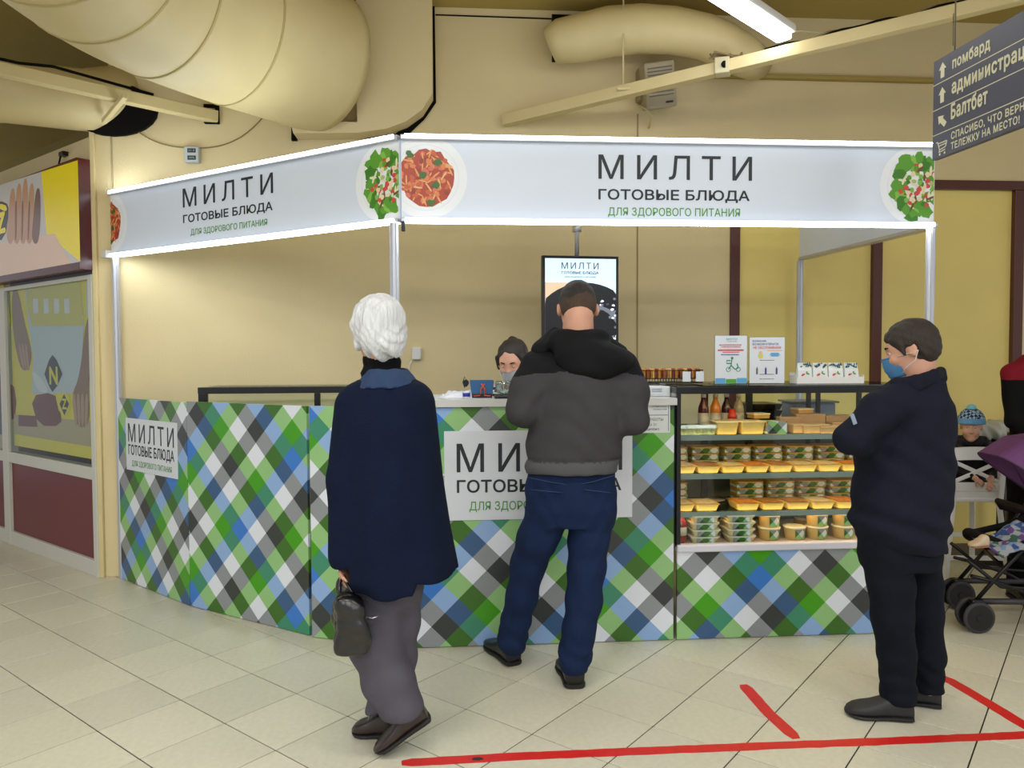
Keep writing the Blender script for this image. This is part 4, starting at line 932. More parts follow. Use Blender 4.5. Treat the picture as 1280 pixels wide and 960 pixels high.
for k in range(23):
    x = -W3 / 2 + W3 * k / 22
    for y in (-.09, .09): tube(bm, [(x, y, .006), (x, y, .075)], .0016, 5)
obj('wire_frame', bm, M_dark, t)
sn = [mat('snack_%d' % i, c, .3, var=.2, vscale=60) for i, c in enumerate([(.80, .52, .16), (.62, .34, .12), (.86, .66, .30), (.45, .16, .10)])]
for k in range(14):
    o = thing('snack_bar', 'wrapped golden snack bar lying among its like in the wire basket', 'snack', group='snack bars in the wire basket') ; put(o, K, (u0 + u1) / 2 - W3 / 2 + .025 + (W3 - .05) * k / 13, .33, 1.3425, random.uniform(-.1, .1))
    bm = BM(); box(bm, (0, 0, .010 + .045), (.022, .15, .02 + .04), .008); obj('wrapper', bm, sn[k % 4], o)
for x, n in ((.08, 'left'), (.155, 'right')):
    bm = BM(); box(bm, (0, 0, 0), (.045, .002, .055), .0005); o = obj('price_card', bm, pap); put(o, K, (u0 + u1) / 2 + x, .232, 1.382); tag(o, 'small white price card clipped to the wire basket, the %s one' % n, 'card', 'price cards on the wire basket')

# ---------------------------------------------------------------- things on the counter top, left part
zc = 1.2785
t = thing('blue_card_box', 'blue open card box with two orange ribbon loops on the counter', 'box'); u0, u1 = K.uz(588, 490, .15)[0], K.uz(617, 490, .15)[0]
put(t, K, (u0 + u1) / 2, .19, zc)
bm = BM(); w_, d_, h_ = u1 - u0, .10, .092
for s in (-1, 1):
    beam(bm, (s * w_ * .42, 0, 0.0), (s * w_ * .50, 0, h_), d_, .003)
prism(bm, [(-w_ * .42, 0), (w_ * .42, 0), (w_ * .5, h_), (-w_ * .5, h_)], -d_ / 2 - .002, -d_ / 2); prism(bm, [(-w_ * .42, 0), (w_ * .42, 0), (w_ * .5, h_), (-w_ * .5, h_)], d_ / 2, d_ / 2 + .002); box2(bm, (-w_ * .42, -d_ / 2, 0), (w_ * .42, d_ / 2, .003))
obj('box', bm, mat('blue_card', (.14, .36, .55), .45), t)
bm = BM(); box2(bm, (-w_ * .43, -d_ / 2 - .0045, .002), (w_ * .43, -d_ / 2 - .002, .022)); obj('base_band', bm, mat('ribbon_dark', (.20, .08, .05), .5), t)
for k, (a, b, c_) in enumerate((((-.006, .02), (.014, .075), 1), ((.014, .02), (-.004, .075), -1), ((-.045, .010), (-.01, .014), 0), ((.045, .010), (.01, .014), 0))):
    bm = BM(); tube(bm, [(a[0], -d_ / 2 - .007, a[1]), ((a[0] + b[0]) / 2 - .01 * c_, -d_ / 2 - .009, (a[1] + b[1]) / 2), (b[0], -d_ / 2 - .007, b[1])], .0035, 6); obj('ribbon', bm, mat('ribbon_orange', (.80, .32, .18), .5), t)
bg = thing('white_plastic_bag', 'crumpled white plastic bag lying flat on the counter left of the blue box', 'bag'); put(bg, K, .315, .24, zc)
def fb(a, b):
    x, y = a * 2 - 1, b * 2 - 1; e = max(0, 1 - abs(x) ** 3) * max(0, 1 - abs(y) ** 3)
    return e ** .5 * (.028 + .022 * mnoise.noise(Vector((a * 5, b * 4, 2))) + .012 * mnoise.noise(Vector((a * 14, b * 9, 5)))+ .02 * max(0, x))
bm = grid_sheet(.26, .20, 40, 24, fb); obj('film', bm, mat('bag_film', (.84, .86, .90), .3, spec=.7), bg, smooth=True)
bm = BM(); tube(bm, [(.0, .02, .05), (-.01, .02, .08), (.0, .02, .11), (.012, .02, .085), (.008, .02, .055)], .003, 6); blob(bm, .006, .075, .016, .02, .012, 0, 12, .1)
obj('knot', bm, M_dark, bg)
t = thing('tape_roll', 'small blue and white roll beside the blue box', 'tape'); put(t, K, K.uz(583, 491, .1)[0], .14, zc)
bm = BM(); lathe(bm, [(.018, 0), (.019, .002), (.019, .034), (.018, .036)], seg=20); obj('roll', bm, mat('roll_white', (.86, .87, .90), .4), t); bm = BM(); lathe(bm, [(.0195, .008), (.0195, .028)], seg=20); obj('blue_band', bm, mat('roll_blue', (.10, .16, .60), .4), t)
t = thing('glass_bowl', 'clear glass bowl on a dark scale at the counter edge beside the customer', 'bowl'); put(t, K, K.uz(630, 492, .08)[0], .09, zc)
bm = BM(); box(bm, (0, 0, .008), (.10, .09, .014), .004); obj('scale', bm, M_dark, t)
bm = BM(); n = 24
lathe(bm, [(.025, .018), (.04, .03), (.048, .055), (.044, .085), (.040, .092), (.038, .088), (.044, .055), (.036, .033), (.02, .024)], seg=24); obj('bowl', bm, glass_mat('bowl_glass', (.88, .92, .92), .5), t)
t = thing('paper_sheet', 'white paper sheet on the counter left of the plastic bag', 'paper'); put(t, K, .14, .25, zc, .3)
bm = BM(); box(bm, (0, 0, .001), (.21, .29, .0015)); obj('sheet', bm, pap, t)

# adapters on the bend post and wall sockets
t = thing('white_socket_box', 'white socket box fixed to the wall right of the bend post', 'socket'); in_frame(t, BW, BW.uz(521, 442)[0], -.02, 1.52)
bm = BM(); box(bm, (0, 0, 0), (.062, .04, .085), .006); obj('case', bm, M_white, t); bm = BM(); tube(bm, [(-.03, -.0, -.04), (-.05, .0, -.08), (-.06, -.0, -.14), (-.03, .0, -.2)], .004, 6); obj('cable', bm, M_white, t)

# ---------------------------------------------------------------- menu screen
TVY = 4.82
t = thing('menu_screen', 'upright black framed menu screen hanging behind the counter', 'screen'); P = at(726, 318, TVY); t.location = (.436, TVY, 0); t.rotation_euler = (0, 0, math.radians(9))
zb_, zt_, hw = 1.24, 2.128, .247
bm = BM(); box2(bm, (-hw, 0, zb_), (hw, .045, zt_), .004); obj('case', bm, M_dark, t)
SC = [mat('screen_white', (.80, .90, .98), .2, emit=.75), mat('screen_pan', (.09, .09, .10), .2, emit=.3), mat('screen_table', (.80, .70, .58), .2, emit=.8), mat('screen_rice', (.86, .88, .92), .2, emit=.9), mat('screen_food', (.95, .66, .15), .2, emit=.9), mat('screen_grey', (.45, .47, .52), .2, emit=.5), mat('screen_blue', (.25, .28, .36), .2, emit=.4)]
bm = BM(); sy = -.0008; hw2 = hw - .018; zt2, zb2 = zt_ - .018, zb_ + .018
CL = (-hw2, hw2, zb2, zt2)
f = bm.faces.new([bm.verts.new((x, sy, z)) for x, z in ((-hw2, zb2), (hw2, zb2), (hw2, zt2), (-hw2, zt2))]); f.material_index = 0
f = bm.faces.new([bm.verts.new((x, sy - .0003, z)) for x, z in ((-hw2, zb2), (hw2 * .2, zb2), (hw2 * .3, zt2 - .15), (-hw2, zt2 - .15))]); f.material_index = 2
blob(bm, .03, 1.62, .36, .34, sy - .0006, 1, 48, 0, clip=CL); blob(bm, .05, 1.56, .29, .26, sy - .0009, 5, 40, .02, clip=CL)
blob(bm, .02, 1.56, .27, .25, sy - .0012, 1, 40, .02, clip=CL)
rr = random.Random(4)
for k in range(60):
    a = rr.uniform(-1.2, 1.2); q = rr.uniform(.16, .3); blob(bm, .05 + q * math.cos(a), 1.62 + q * math.sin(a), .012, .008, sy - .0015, rr.choice([3, 6, 5, 3]), 7, .3, 0, CL)
blob(bm, .0, 1.50, .2, .17, sy - .0018, 3, 24, .08, clip=CL)
for k in range(40):
    a = rr.uniform(0, 6.28); q = .17 * math.sqrt(rr.random()); blob(bm, .0 + q * math.cos(a), 1.52 + q * .8 * math.sin(a), .035, .022, sy - .0021, rr.choice([4, 4, 3]), 9, .3, a, CL)
pic = obj('picture', bm, SC, t)
lettering('МИЛТИ', -.125, .115, zt2 - .065, zt2 - .025, M_ink, pic, sy - .0026, 0, 1.3); lettering('ГОТОВЫЕ БЛЮДА', -.125, .115, zt2 - .10, zt2 - .08, M_ink, pic, sy - .0026, .02); lettering('ДЛЯ ЗДОРОВОГО ПИТАНИЯ', -.105, .095, zt2 - .122, zt2 - .110, M_inkg, pic, sy - .0026, .01)
bm = BM(); tube(bm, [(-.02, .02, zt_), (-.02, .02, 2.555)], .014, 12); beam(bm, (-.02, .55, 2.565), (-.02, -.74, 2.565), .03, .03, .002); lathe(bm, [(.03, 2.28), (.03, 2.31), (.02, 2.32)], (-.02, .02, 0), 14); obj('hanging_pole', bm, M_alu, t)
bm = BM(); box(bm, (-.02, .055, 2.0), (.2, .03, .2), .005); obj('mount', bm, M_dark, t)

# ---------------------------------------------------------------- red floor tape
M_tape = mat('red_tape', (.80, .13, .12), .4, var=.08, vscale=30)
def tape(pts, w, label, seed):
    w *= 1.35
    bm = BM(); rnd = random.Random(seed); P = []
    for (a, b) in zip(pts, pts[1:]):
        n = max(2, int(math.dist(a, b) / .035))
        for k in range(n): P.append((a[0] + (b[0] - a[0]) * k / n, a[1] + (b[1] - a[1]) * k / n))
    P.append(pts[-1]); A = []
    for i, (x, y) in enumerate(P):
        q = P[min(i + 1, len(P) - 1)]; r = P[max(i - 1, 0)]; dx, dy = q[0] - r[0], q[1] - r[1]; l = math.hypot(dx, dy); nx, ny = -dy / l, dx / l
        e = .55 if i in (0, len(P) - 1) else 1
        A.append([(x + nx * w / 2 * e + rnd.uniform(-.0015, .0015), y + ny * w / 2 * e + rnd.uniform(-.002, .002)), (x - nx * w / 2 * e + rnd.uniform(-.0015, .0015), y - ny * w / 2 * e + rnd.uniform(-.002, .002))])
    top = [[bm.verts.new((p[0], p[1], .0014)) for p in a] for a in A]; bot = [[bm.verts.new((p[0], p[1], .0006)) for p in a] for a in A]
    for i in range(len(A) - 1):
        bm.faces.new((top[i][1], top[i + 1][1], top[i + 1][0], top[i][0])); bm.faces.new((bot[i][0], top[i][0], top[i + 1][0], bot[i + 1][0])); bm.faces.new((top[i][1], bot[i][1], bot[i + 1][1], top[i + 1][1]))
    return tag(obj('floor_tape', bm, M_tape), label, 'floor tape')
def fl(px, py): p = floor_at(px, py); return (p[0], p[1])
tape([fl(502, 954), fl(640, 946), fl(850, 937), fl(1100, 927), fl(1280, 919), (2.6, 2.99)], .040, 'long red floor tape line crossing in front of the customers', 1)
tape([fl(929, 856), fl(962, 893), fl(996, 924)], .042, 'short slanted red tape strip meeting the long line, centre right', 2)
tape([fl(1179, 846), fl(1240, 882), fl(1282, 908), (2.35, 2.92)], .045, 'slanted red tape strip behind the man in navy, at the right edge', 3)
bm = BM(); blob(bm, 0, 0, .020, .012, 0, 0, 14, .15); bmesh.ops.transform(bm, matrix=Matrix.Translation((*fl(597, 949), .002)) @ Matrix.Rotation(-PI / 2, 4, 'X'), verts=bm.verts)
tag(obj('tape_tear', bm, mat('tear_dark', (.18, .16, .15), .7)), 'small dark worn spot on the long red tape', 'stain')

# ================================================================ FIGURES: implicit surfaces turned to mesh
class Sdf:
    def __init__(s, lo, hi, h):
        s.lo = np.array(lo, float); s.h = h; s.n = np.maximum(2, np.ceil((np.array(hi, float) - s.lo) / h).astype(int) + 1)
        s.D = np.full(tuple(s.n), .12, np.float32)
    def block(s, lo, hi):
        a = np.clip(np.floor((np.array(lo) - s.lo) / s.h).astype(int), 0, s.n); b = np.clip(np.ceil((np.array(hi) - s.lo) / s.h).astype(int) + 1, 0, s.n)
        if np.any(b <= a): return None, None
        sl = tuple(slice(i, j) for i, j in zip(a, b))
        ax = [s.lo[k] + s.h * np.arange(a[k], b[k]) for k in range(3)]
        return sl, np.meshgrid(*ax, indexing='ij', sparse=True)
    def join(s, sl, d, k, op='u'):
        A = s.D[sl]
        if op == 's': A = -A
        if k > 0:
            hh = np.maximum(k - np.abs(A - d), 0) / k; r = np.minimum(A, d) - hh * hh * k * .25
        else: r = np.minimum(A, d)
        s.D[sl] = -r if op == 's' else r
    def cap(s, a, b, ra, rb=None, k=.02, op='u', sq=None):
        a = np.array(a, float); b = np.array(b, float); rb = ra if rb is None else rb; m = max(ra, rb) * 1.3 + k + 3 * s.h
        sl, G = s.block(np.minimum(a, b) - m, np.maximum(a, b) + m)
        if sl is None: return
        ba = b - a; L = max(float(ba @ ba), 1e-9)
        P = [G[i] - a[i] for i in range(3)]
        t = np.clip((P[0] * ba[0] + P[1] * ba[1] + P[2] * ba[2]) / L, 0, 1)
        Q = [P[i] - t * ba[i] for i in range(3)]
        if sq is not None: Q = [Q[i] / sq[i] for i in range(3)]
        s.join(sl, np.sqrt(Q[0] ** 2 + Q[1] ** 2 + Q[2] ** 2) - (ra + (rb - ra) * t), k, op)
    def chain(s, pts, rad, k=.02):
        for i in range(len(pts) - 1): s.cap(pts[i], pts[i + 1], rad[i], rad[i + 1], k)
    def ell(s, c, r, R=None, k=.02, op='u'):
        c = np.array(c, float); r = np.array(r, float); m = r.max() + k + 3 * s.h
        sl, G = s.block(c - m, c + m)
        if sl is None: return
        P = [G[i] - c[i] for i in range(3)]
        if R is not None: P = [P[0] * R[0][j] + P[1] * R[1][j] + P[2] * R[2][j] for j in range(3)]
        k0 = np.sqrt(sum((P[i] / r[i]) ** 2 for i in range(3))); k1 = np.sqrt(sum((P[i] / r[i] ** 2) ** 2 for i in range(3)))
        s.join(sl, k0 * (k0 - 1) / np.maximum(k1, 1e-6), k, op)
    def stack(s, sec, k=.02, op='u', wav=None):
        """sections (z, cx, cy, rx, ry), low to high: a soft column of ellipses"""
        A = np.array(sec, float); A = A[np.argsort(A[:, 0])]; m = A[:, 3:5].max() * 1.15 + k + 3 * s.h
        lo = (A[:, 1].min() - m, A[:, 2].min() - m, A[0, 0] - k - 3 * s.h); hi = (A[:, 1].max() + m, A[:, 2].max() + m, A[-1, 0] + k + 3 * s.h)
        sl, G = s.block(lo, hi)
        if sl is None: return
        z = G[2]; zz = np.clip(z, A[0, 0], A[-1, 0])
        zf = zz.ravel(); ca = []
        for j in range(1, 5):
            v = np.interp(zf, A[:, 0], A[:, j]); ca.append(v.reshape(z.shape))
        dx, dy = G[0] - ca[0], G[1] - ca[1]; rx, ry = ca[2], ca[3]
        q = np.sqrt((dx / rx) ** 2 + (dy / ry) ** 2)
        if wav: q = q / (1 + wav(np.arctan2(dy / ry, dx / rx), z))
        d = (q - 1) * np.minimum(rx, ry)
        d = np.maximum(d, np.maximum(A[0, 0] - z, z - A[-1, 0]))
        s.join(sl, d, k, op)
    def cut(s, p, n, k=.004):
        """remove what lies on the side the normal points to"""
        p = np.array(p, float); n = np.array(n, float); n /= np.linalg.norm(n)
        sl, G = s.block(s.lo - 1, s.lo + s.n * s.h + 1)
        d = (G[0] - p[0]) * n[0] + (G[1] - p[1]) * n[1] + (G[2] - p[2]) * n[2]
        A = s.D; hh = np.maximum(k - np.abs(A - d), 0) / k; s.D = np.maximum(A, d).astype(np.float32) + hh * hh * k * .25
    def fold(s, f, band=.035):
        m = np.abs(s.D) < band; I = np.nonzero(m); P = [s.lo[i] + s.h * I[i] for i in range(3)]
        s.D[I] += f(*P)
    def mesh(s, smooth=1):
        D = s.D; D[0] = D[-1] = .1; D[:, 0] = D[:, -1] = .1; D[:, :, 0] = D[:, :, -1] = .1
        ins = D < 0; nx, ny, nz = D.shape
        cnt = np.zeros((nx - 1, ny - 1, nz - 1), np.int8)
        for i in (0, 1):
            for j in (0, 1):
                for k in (0, 1): cnt += ins[i:nx - 1 + i, j:ny - 1 + j, k:nz - 1 + k]
        act = (cnt > 0) & (cnt < 8); I = np.stack(np.nonzero(act), 1); idx = -np.ones(act.shape, np.int32); idx[act] = np.arange(len(I))
        cor = [(a, b, c) for a in (0, 1) for b in (0, 1) for c in (0, 1)]
        val = np.stack([D[I[:, 0] + a, I[:, 1] + b, I[:, 2] + c] for a, b, c in cor], 1)
        acc = np.zeros((len(I), 3)); num = np.zeros(len(I))
        for p in range(8):
            for q in range(p + 1, 8):
                if sum(abs(cor[p][t] - cor[q][t]) for t in range(3)) != 1: continue
                a, b = val[:, p], val[:, q]; m = (a < 0) != (b < 0); t = np.where(m, a / np.where(m, a - b, 1), 0)
                pos = np.array(cor[p]) + t[:, None] * (np.array(cor[q]) - np.array(cor[p])); acc[m] += pos[m]; num[m] += 1
        V = s.lo + s.h * (I + acc / num[:, None])
        F = []
        for ax in range(3):
            o1, o2 = [(1, 2), (2, 0), (0, 1)][ax]
            sl0 = [slice(None)] * 3; sl1 = [slice(None)] * 3; sl0[ax] = slice(0, -1); sl1[ax] = slice(1, None)
            A, B = ins[tuple(sl0)], ins[tuple(sl1)]; e = np.stack(np.nonzero(A != B), 1); e = e[(e[:, o1] > 0) & (e[:, o2] > 0)]
            fl_ = A[e[:, 0], e[:, 1], e[:, 2]]
            def cid(d1, d2):
                c = e.copy(); c[:, o1] -= d1; c[:, o2] -= d2; return idx[c[:, 0], c[:, 1], c[:, 2]]
            q = np.stack([cid(1, 1), cid(0, 1), cid(0, 0), cid(1, 0)], 1); q[~fl_] = q[~fl_][:, ::-1]; F.append(q)
        F = np.concatenate(F)
        E = np.concatenate([F[:, [0, 1]], F[:, [1, 2]], F[:, [2, 3]], F[:, [3, 0]]])
        for _ in range(smooth):
            S_ = np.zeros_like(V); N = np.zeros(len(V)); np.add.at(S_, E[:, 0], V[E[:, 1]]); np.add.at(S_, E[:, 1], V[E[:, 0]]); np.add.at(N, E[:, 0], 1); np.add.at(N, E[:, 1], 1)
            V = .5 * V + .5 * S_ / np.maximum(N, 1)[:, None]
        return V, F
def sdf_obj(name, sd, mats, parent, smooth=1, label=None, assign=None):
    V, F = sd.mesh(smooth); base = np.array(parent.location) if parent is not None and parent.parent is None else np.zeros(3)
    if parent is not None and parent.parent is not None: base = np.array(parent.parent.location)
    V = V - base
    me = bpy.data.meshes.new(name); me.vertices.add(len(V)); me.vertices.foreach_set('co', V.ravel())
    me.loops.add(F.size); me.loops.foreach_set('vertex_index', F.ravel().astype(np.int32))
    me.polygons.add(len(F)); me.polygons.foreach_set('loop_start', np.arange(0, F.size, 4, dtype=np.int32)); me.update(calc_edges=True); me.validate()
    ms = mats if isinstance(mats, (list, tuple)) else [mats]
    for m in ms: me.materials.append(m)
    if assign is not None:
        c = (V + base)[F].mean(1); me.polygons.foreach_set('material_index', assign(c[:, 0], c[:, 1], c[:, 2]).astype(np.int32))
    me.polygons.foreach_set('use_smooth', [True] * len(me.polygons))
    o = bpy.data.objects.new(name, me); C.objects.link(o); o.parent = parent
    if label: o['label'] = label
    return o
def nrm(v): v = np.array(v, float); return v / np.linalg.norm(v)
def frame3(fwd, up=(0, 0, 1)):
    f = nrm(fwd); r = nrm(np.cross(f, up)); u = np.cross(r, f); return np.array([r, f, u]).T      # columns: right, forward, up
def wrinkles(amp, fz=34, fx=11, seed=0.0):
    def f(x, y, z):
        a = np.sin(fz * z + 5 * np.sin(fx * x + seed) + 4 * np.sin(fx * .8 * y + 1.3 * seed) + seed)
        b = np.sin(fz * 1.9 * z + 7 * np.sin(fx * 1.1 * x + 2 + seed) - fx * 1.4 * y)
        m = .5 + .5 * np.sin(4.1 * z + 5 * x + 3 * y + seed)
        return amp * (a * m * .65 + b * (1 - m) * .45)
    return f
def add_head(s, c, fwd, sc=1.0, up=(0, 0, 1), nose=1.0):
    R = frame3(fwd, up); c = np.array(c, float)
    def T(x, y, z): return c + R @ (np.array([x, y, z]) * sc)
    s.ell(T(0, -.014, .030), np.array((.073, .094, .083)) * sc, R, .02)
    s.ell(T(0, .028, -.030), np.array((.058, .060, .080)) * sc, R, .035 * sc)
    s.cap(T(-.030, .018, -.075), T(0, .066, -.092), .022 * sc, .018 * sc, .03 * sc); s.cap(T(.030, .018, -.075), T(0, .066, -.092), .022 * sc, .018 * sc, .03 * sc)
    s.cap(T(-.034, .068, .028), T(.034, .068, .028), .012 * sc, k=.02 * sc)
    for q in (-1, 1):
        s.ell(T(q * .030, .090, .008), np.array((.017, .012, .011)) * sc, R, .012 * sc, 's')
        s.ell(T(q * .036, .070, -.025), np.array((.018, .018, .018)) * sc, R, .02 * sc)
    s.cap(T(0, .084, .014), T(0, .103 * nose + (1 - nose) * .08, -.024), .007 * sc, .012 * sc, .012 * sc)
    for q in (-1, 1): s.cap(T(q * .009, .092, -.027), T(q * .010, .090, -.027), .008 * sc, k=.006 * sc)
    s.cap(T(-.018, .086, -.050), T(.018, .086, -.050), .0065 * sc, k=.006 * sc); s.cap(T(-.014, .084, -.060), T(.014, .084, -.060), .0075 * sc, k=.006 * sc)
    for q in (-1, 1):
        s.ell(T(q * .077, -.008, .0), np.array((.009, .021, .031)) * sc, R @ np.array(((math.cos(q * .35), -math.sin(q * .35), 0), (math.sin(q * .35), math.cos(q * .35), 0), (0, 0, 1))), .006)
        s.ell(T(q * .086, -.004, .004), np.array((.006, .011, .018)) * sc, R, .005, 's')
    return T, R
M_skin = mat('skin', (.80, .60, .50), .5, var=.06, vscale=18)
M_skin2 = mat('skin_child', (.82, .62, .52), .5, var=.05, vscale=25)
M_eye = mat('eye_white', (.85, .84, .82), .2); M_iris = mat('iris', (.13, .09, .07), .2); M_lip = mat('brow_hair', (.16, .11, .08), .8)
def add_eyes(par, T, R, sc=1.0, skin=None, brow=True, lid=.15):
    loc = np.array(par.location)
    for q in (-1, 1):
        bm = BM(); c = Vector(T(q * .030, .0735 / 1.0, .008) - loc); r = .0105 * sc
        bmesh.ops.create_uvsphere(bm, u_segments=14, v_segments=10, radius=r, matrix=Matrix.Translation(c))
        t = BM(); d = Vector(R @ np.array((0, 1, -.15))); bmesh.ops.create_uvsphere(t, u_segments=12, v_segments=8, radius=r * .55, matrix=Matrix.Translation(c + d.normalized() * r * .58))
        for f in t.faces: f.material_index = 1
        merge(bm, t); obj('eye', bm, [M_eye, M_iris], par, smooth=True)
        rl = r * 1.12; bm = BM(); bmesh.ops.create_uvsphere(bm, u_segments=16, v_segments=12, radius=rl, matrix=Matrix.Translation(c)); up_ = Vector(R[:, 2]); fw_ = Vector(R[:, 1]); n_l = (up_ - fw_ * (.15 if lid < .5 else -.2)).normalized()
        bmesh.ops.bisect_plane(bm, geom=bm.verts[:] + bm.edges[:] + bm.faces[:], plane_co=c + up_ * rl * (.35 - lid), plane_no=-n_l, clear_outer=True)
        obj('eyelid', bm, skin or M_skin, par, smooth=True)
        if brow:
            bm = BM(); P = [Vector(T(q * x, y, z) - loc) for x, y, z in ((.014, .087, .028), (.028, .086, .033), (.042, .076, .030))]
            tube(bm, P, [.0025 * sc, .0038 * sc, .002 * sc], 6); obj('eyebrow', bm, M_lip, par)
def add_hand(s, wrist, d, n, curl=.5, side=1, sc=1.0, spread=.10, thumb=.6):
    """d: direction the fingers point, n: palm normal; side +1 puts the thumb along d x n"""
    w = np.array(wrist, float); d = nrm(d); n = nrm(np.array(n, float) - d * np.dot(n, d)); t = np.cross(d, n) * side
    pl = .085 * sc
    for q, r in ((-.028, .012), (-.010, .0135), (.010, .0135), (.028, .012)): s.cap(w + d * .008 + t * q * .6 * sc, w + d * pl + t * q * sc, r * sc, r * sc, .008)
    for i, (q, L) in enumerate(((.030, .072), (.010, .080), (-.010, .074), (-.029, .058))):
        p = w + d * pl + t * q * sc; a = curl * .7; dd = d + t * (q / .03) * spread
        for j, (l, r) in enumerate(((.45, .0088), (.30, .0080), (.25, .0070))):
            v = nrm(dd * math.cos(a) + n * math.sin(a)); e = p + v * L * l * sc; s.cap(p, e, r * sc, (r - .0006) * sc, .003); p = e; a += curl
    p = w + d * .022 * sc + t * .026 * sc; v = nrm(t * .75 + d * .7 + n * .25)
    for l, r, b in ((.038, .0115, 0), (.030, .0095, .5), (.024, .0085, .9)):
        vv = nrm(v * (1 - b * thumb * .8) + (d * .5 + n * .8) * b * thumb); e = p + vv * l * sc; s.cap(p, e, r * sc, (r - .001) * sc, .004); p = e
def shoe(par, heel, toe, m, msole, w=.095, h=.085, sole=.022, ankle=.10, z=0.0, pitch=0.0, lace=False, label=None):
    """heel and toe: floor points in world x,y; the shoe's own mesh with a sole as sub-part; pitch lifts the heel"""
    loc = np.array(par.location); H = Vector((heel[0] - loc[0], heel[1] - loc[1], z)); Tt = Vector((toe[0] - loc[0], toe[1] - loc[1], z)); L = (Tt - H).length
    ang = math.atan2(Tt.y - H.y, Tt.x - H.x)
    M = Matrix.Translation(Tt) @ Matrix.Rotation(ang, 4, 'Z') @ Matrix.Rotation(pitch, 4, 'Y') @ Matrix.Translation((-L, 0, 0))
    def loft(prof, z0f, z1f, cap_top=True):
        bm = BM(); rings = []
        for t, ww in prof:
            zb, zt = z0f(t), z1f(t); r = []
            for k in range(18):
                a = 2 * PI * k / 18; cx, sx = math.cos(a), math.sin(a)
                yy = ww / 2 * math.copysign(abs(cx) ** .75, cx); zz = zb + (zt - zb) * (.5 + .5 * math.copysign(abs(sx) ** .6, sx))
                r.append(bm.verts.new((t * L, yy, zz)))
            rings.append(r)
        for A, B in zip(rings, rings[1:]):
            for k in range(18): bm.faces.new((A[k], B[k], B[(k + 1) % 18], A[(k + 1) % 18]))
        bm.faces.new(rings[0]); bm.faces.new(list(reversed(rings[-1]))); bmesh.ops.recalc_face_normals(bm, faces=bm.faces[:]); return bm
    P = [(0.0, w * .62), (.03, w * .72), (.10, w * .78), (.25, w * .78), (.42, w * .78), (.60, w * .95), (.75, w * 1.0), (.87, w * .88), (.95, w * .62), (1.0, w * .25)]
    top = lambda t: float(np.interp(t, [0, .05, .2, .32, .45, .6, .8, .93, 1.0], [sole + .045, ankle, ankle * 1.02, ankle * .98, h * .92, h * .72, h * .58, h * .48, sole + .008]))
    bm = loft(P, lambda t: sole * .7, top); bmesh.ops.transform(bm, matrix=M, verts=bm.verts); so = obj('shoe', bm, m, par, smooth=True, label=label)
    bm = loft([(t, ww * 1.06) for t, ww in P], lambda t: 0.001 + (.0 if t < .85 else .012 * (t - .85) / .15), lambda t: sole + (.004 if t < .3 else 0)); bmesh.ops.transform(bm, matrix=M, verts=bm.verts); obj('sole', bm, msole, so, smooth='auto')
    if lace:
        bm = BM()
        for t in (.46, .53, .60): tube(bm, [M @ Vector((t * L, -w * .2, top(t) - .004)), M @ Vector((t * L, 0, top(t) + .003)), M @ Vector((t * L, w * .2, top(t) - .004))], .003, 5)
        obj('stitching', bm, mat('shoe_stitch', (.5, .48, .44), .5), so)
    return so
M_blackshoe = mat('black_shoe', (.10, .095, .09), .4, bump=.1, bscale=80); M_soleb = mat('black_sole', (.07, .068, .065), .6)

# ---------------------------------------------------------------- man at the counter, seen from behind
def J(px, py, Y): return at(px, py, Y)
man = thing('person', 'man from behind in black and charcoal hooded jacket and blue jeans leaning at the counter', 'person', (.27, 3.46, 0))
Y0 = 3.46
hc = J(722, 389, 3.50)
shL, shR = J(672, 458, Y0), J(778, 458, Y0); elL, elR = J(652, 514, 3.40), J(792, 524, 3.42); wrL, wrR = J(682, 505, 3.66), J(765, 510, 3.68)
hpL, hpR = J(687, 636, Y0), J(741, 636, Y0); knL, knR = J(660, 715, 3.53), J(731, 715, 3.44); anL, anR = J(640, 806, 3.60), J(719, 838, 3.41)
s = Sdf((-.35, 3.1, .03), (.80, 3.95, 1.90), .008)
T, R = add_head(s, hc, (0, .86, -.52), 1.12)
s.cap(T(0, -.035, -.05), J(722, 440, 3.45), .064, .070, .03)
s.stack([(.86, *J(715, 620, Y0)[:2], .15, .10), (1.0, *J(716, 580, Y0)[:2], .15, .10), (1.25, *J(720, 515, Y0)[:2], .16, .11), (1.40, *J(724, 470, Y0)[:2], .17, .10), (1.47, *J(724, 455, Y0)[:2], .13, .08)], .05)
for a, b, c_, d_ in ((shL, elL, wrL, -1), (shR, elR, wrR, 1)):
    s.cap(a, b, .045, .038, .02); s.cap(b, c_, .038, .027, .02)
    add_hand(s, c_, (-.4 * d_, .9, -.05), (0, .1, -1), .45, -d_ if False else d_)
for a, b, c_ in ((hpL, knL, anL), (hpR, knR, anR)): s.cap(a, b, .08, .052, .03); s.cap(b, c_, .052, .036, .02)
sdf_obj('body', s, M_skin, man)
